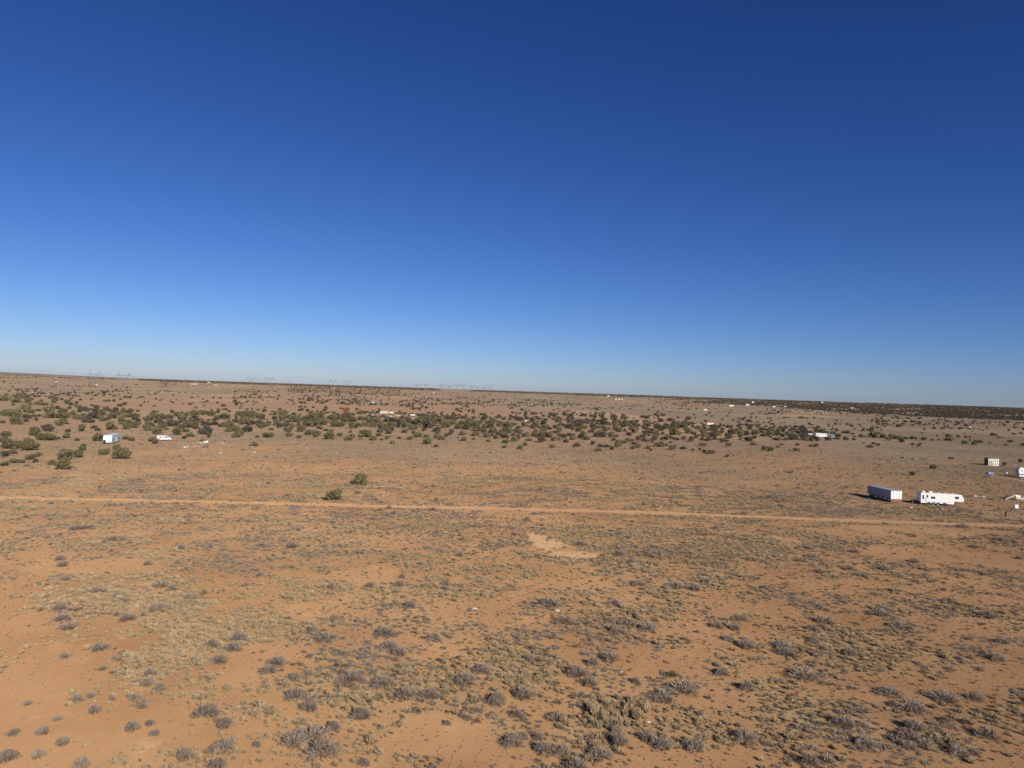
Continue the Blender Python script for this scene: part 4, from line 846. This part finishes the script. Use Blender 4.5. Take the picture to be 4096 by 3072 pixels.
ty = ty + .10 * np.exp(-((pxv - 750) / 500)**2 - ((pyv - 2500) / 180)**2) + .25 * np.exp(-((pxv - 2440) / 130)**2 - ((pyv - 2845) / 60)**2)
# kinds: 0-3 straw, 4-6 olive, 7-9 twig, 10-12 small sage
kind = np.where(ty > .56, rng.integers(0, 4, n), np.where(ty > .48, rng.integers(4, 7, n), np.where(ty > .42, rng.integers(7, 10, n), rng.integers(10, 13, n))))
low = [*STRW, *OLIV, *TWIG, *SAGS]
hgt = np.where(kind < 7, rng.uniform(.6, 1.15, n), rng.uniform(.6, 1.1, n)); tall = (np.hypot((pxv - 2435) / 150, (pyv - 2850) / 65) < 1); hgt = np.where(tall, hgt * 1.9, hgt)

# grey sagebrush: bigger domes, clumped
XS, YS = sample_plain(26000, 42, 420); DS = density(XS, YS); nS = fbm(XS / 9 + 90, YS / 9 + 44, 2)
kp = (rng.random(len(XS)) < (.10 + .5 * np.clip(DS, 0, 1)) * sstep(.42, .66, nS) * .42 * np.where(ell(XS, YS, BARE_W) > .8, .1, 1)) & free(XS, YS); XS, YS = XS[kp], YS[kp]
sS = np.clip(rng.lognormal(math.log(.92), .38, len(XS)), .45, 2.1)
# big clumps traced from the photo (x, base y, width)
BIG = [(320,2115,110),(460,2160,95),(60,2020,0),(250,2265,50),(640,2345,80),(690,2360,50),(520,2230,0),(240,2240,50),(590,2260,45),(250,2480,75),(240,2440,60),(270,2515,85),(510,2480,80),(640,2440,110),(760,2395,70),(490,2410,50),(1170,2190,70),(1050,2185,60),(1300,2560,120),(1640,2430,60),(1250,2530,60),(1480,2350,50),(1600,2345,60),
 (1075,2690,90),(1180,2720,70),(1110,2660,90),(1180,2790,110),(1240,2840,90),(1440,2870,90),(1250,2950,170),(1290,3010,170),(1180,2980,120),(1410,2720,120),(1530,2740,110),(1620,2790,120),(1720,2790,110),(1860,2730,130),(1930,2690,90),(1560,2590,90),(1600,2620,70),(1990,2810,90),(2050,2980,110),(1740,2560,80),(1540,2540,110),
 (2290,2140,45),(2320,2180,70),(2480,2220,60),(2555,2340,70),(2700,2350,100),(2780,2360,70),(2830,2330,80),(2460,2420,80),(2200,2420,130),(2260,2490,120),(2520,2500,70),(2590,2520,90),(2960,2480,80),(2870,2510,60),(2310,2700,110),(2360,2740,90),(2440,2640,100),(2370,2660,60),(2730,2760,170),(2650,2800,120),(2100,2790,110),(2230,2880,90),(2180,3010,110),(2250,3020,90),(2590,2960,90),(2650,2990,110),(2780,3000,110),(2400,3030,130),(2980,2960,120),(2990,2760,80),(2890,2700,70),(2990,2590,90),
 (2480,2980,90),(2330,2910,0),(3130,2590,110),(3150,2620,90),(3220,2710,160),(3250,2520,60),(3300,2490,110),(3520,2460,90),(3530,2440,60),(3590,2510,80),(3360,2620,0),(3400,2620,70),(3560,2780,130),(3780,2800,150),(3650,2840,150),(3700,2990,90),(3640,2960,110),(3950,2950,110),(3990,2640,90),(3380,2900,100),(3660,2920,110),(3840,3020,100),(3900,2800,80),(3240,3060,90),(3460,2980,110),(3800,2410,70),(3950,2470,90),(3990,2160,70),(4050,2170,60),(3850,2110,60),(3420,2210,50),(3250,2230,60),(3660,2250,50),(3900,2190,50),(3540,2280,55),(3400,2280,60),(3280,2290,70),
 (830,2860,130),(900,2910,80),(600,2700,60),(530,2920,75),(570,2830,60),(600,2900,50),(260,2630,50),(400,2600,80),(410,2680,40),(540,2800,60),(380,2850,60),(50,2940,60),(170,2935,60),(250,2980,60),(620,2940,50),(330,3065,80),(740,3035,80),(860,3010,70),(900,3000,110),(110,2820,40),(230,2880,45),(30,3040,90),(150,3030,60),(590,2740,70),(640,2760,60),(850,2590,70),(930,2600,90),(880,2650,80),(450,2800,30),(1460,3060,60),(1670,2850,50),(1790,2900,40)]
bx = []; 
for px, py, w in BIG:
    if w: p = G(px, py); bx.append((p.x, p.y, w * mpp(p) * .92))
bx = np.array(bx); XS = np.concatenate([bx[:, 0], XS]); YS = np.concatenate([bx[:, 1], YS]); sS = np.concatenate([bx[:, 2], sS]); nb = len(bx)
app = sS / np.hypot(XS, YS); app[:nb] += 0.0
pxs, pys = to_px(XS, YS, 0); inview = (pxs > -20) & (pxs < 4116) & (pys < 3090)
order = np.argsort(-(app * inview)); first = order[:300]; rest = order[300:]
def fg_place(px, py):
    row = 'along the bottom edge' if py > 2960 else 'in the bottom strip' if py > 2840 else 'in the lower foreground' if py > 2700 else 'in the middle foreground' if py > 2560 else 'in the upper foreground' if py > 2400 else 'midway to the road' if py > 2200 else 'near the dirt road' if py > 2070 else 'beyond the dirt road'
    return row + ' ' + region_x(px)
seen = {}; sord = dict(zip(first.tolist(), ordinals([fg_place(float(pxs[k]), float(pys[k])) for k in first], [float(pxs[k]) for k in first])))
for k in first:
    px, py = float(pxs[k]), float(pys[k]); pl = fg_place(px, py)
    big = sS[k] > 2.2; lab = ('widest grey sagebrush clump ' if pl not in seen else ('broad grey sagebrush clump ' if big else 'small grey sagebrush dome ')) + pl + (', ' + sord[int(k)] if pl in seen and sord[int(k)] else ''); seen[pl] = 1
    me = SAGE[int(k) % 6]
    if False: pass
    o = bpy.data.objects.new('sagebrush', me); COL.objects.link(o); o.location = (XS[k], YS[k], 0); o.rotation_euler = (0, 0, rng.uniform(0, 6.28)); s = float(sS[k])
    o.scale = (s, s, max(.45, min(s, 1.6) * .95 + .1)); tag(o, lab, 'shrub', 'grey sagebrush over the foreground')
p = G(2690, 2706); o = bpy.data.objects.new('green_shrub', FRSH[0]); COL.objects.link(o); o.location = p; o.scale = (1.1, 1.1, 1.1); tag(o, 'only yellow-green leafy shrub, in the lower foreground right of the middle', 'shrub')

allx = np.concatenate([X, XS[rest]]); ally = np.concatenate([Y, YS[rest]])
appt = size / np.hypot(X, Y); inv = (pxv > 0) & (pxv < 4096) & (pyv < 3085) & (kind < 7); od = np.argsort(-(appt * inv)); ft_, rt_ = od[:300], od[300:]
seen = {}; gord = dict(zip(ft_.tolist(), ordinals([fg_place(float(pxv[k]), float(pyv[k])) for k in ft_], [float(pxv[k]) for k in ft_])))
for k in ft_:
    pl = fg_place(float(pxv[k]), float(pyv[k])); cl = 'straw' if kind[k] < 4 else 'olive tan'
    lab = ('largest dry bunchgrass tuft ' if pl not in seen else cl + ' bunchgrass tuft ') + pl + (', ' + gord[int(k)] if pl in seen and gord[int(k)] else ''); seen[pl] = 1
    o = bpy.data.objects.new('bunchgrass_tuft', low[int(kind[k])]); COL.objects.link(o); o.location = (X[k], Y[k], 0); o.rotation_euler = (0, 0, rng.uniform(0, 6.28)); s = float(size[k])
    o.scale = (s, s, s * float(hgt[k])); tag(o, lab, 'grass tuft', 'dry bunchgrass tufts over the foreground')
Xr, Yr, sr, kr, hr = X[rt_], Y[rt_], size[rt_], kind[rt_], hgt[rt_]; nn = len(Xr)
scatter('low_scrub', np.stack([Xr, Yr, 0 * Xr], 1), np.stack([sr * rng.uniform(.75, 1.25, nn), sr * rng.uniform(.75, 1.25, nn), sr * hr], 1), np.stack([0 * Xr, 0 * Xr, rng.uniform(0, 6.28, nn)], 1), kr, low, 'carpet of countless dry grass tufts and small brush over the red sand', 'scrub')
XR, YR, SR = XS[rest], YS[rest], sS[rest]; nn = len(XR)
scatter('sagebrush_cover', np.stack([XR, YR, 0 * XR], 1), np.stack([SR * rng.uniform(.75, 1.15, nn), SR * rng.uniform(.75, 1.15, nn), SR * rng.uniform(.7, 1.0, nn)], 1), np.stack([0 * XR, 0 * XR, rng.uniform(0, 6.28, nn)], 1), rng.integers(0, 6, nn), SAGE, 'countless smaller grey sagebrush domes spread over the plain', 'scrub')
print('COUNTS tufts', len(X), 'sage', len(XS), 'trees', len(trees), 'far', len(far_tree))

# ------------------------------------------------------------------ haze
hz = MB().box(-36000, 36000, -36000, 36000, -1.0, 150); m, nt, b = nmat('haze_air'); nt.nodes.remove(b)
pv = N(nt, 'ShaderNodeVolumePrincipled', Density=4.5e-6); pv.inputs['Color'].default_value = (.66, .80, 1, 1); pv.inputs['Anisotropy'].default_value = 0.0
nt.links.new(pv.outputs[0], nt.nodes['Material Output'].inputs['Volume']); o = hz.build('haze', m); tag(o, kind='stuff')
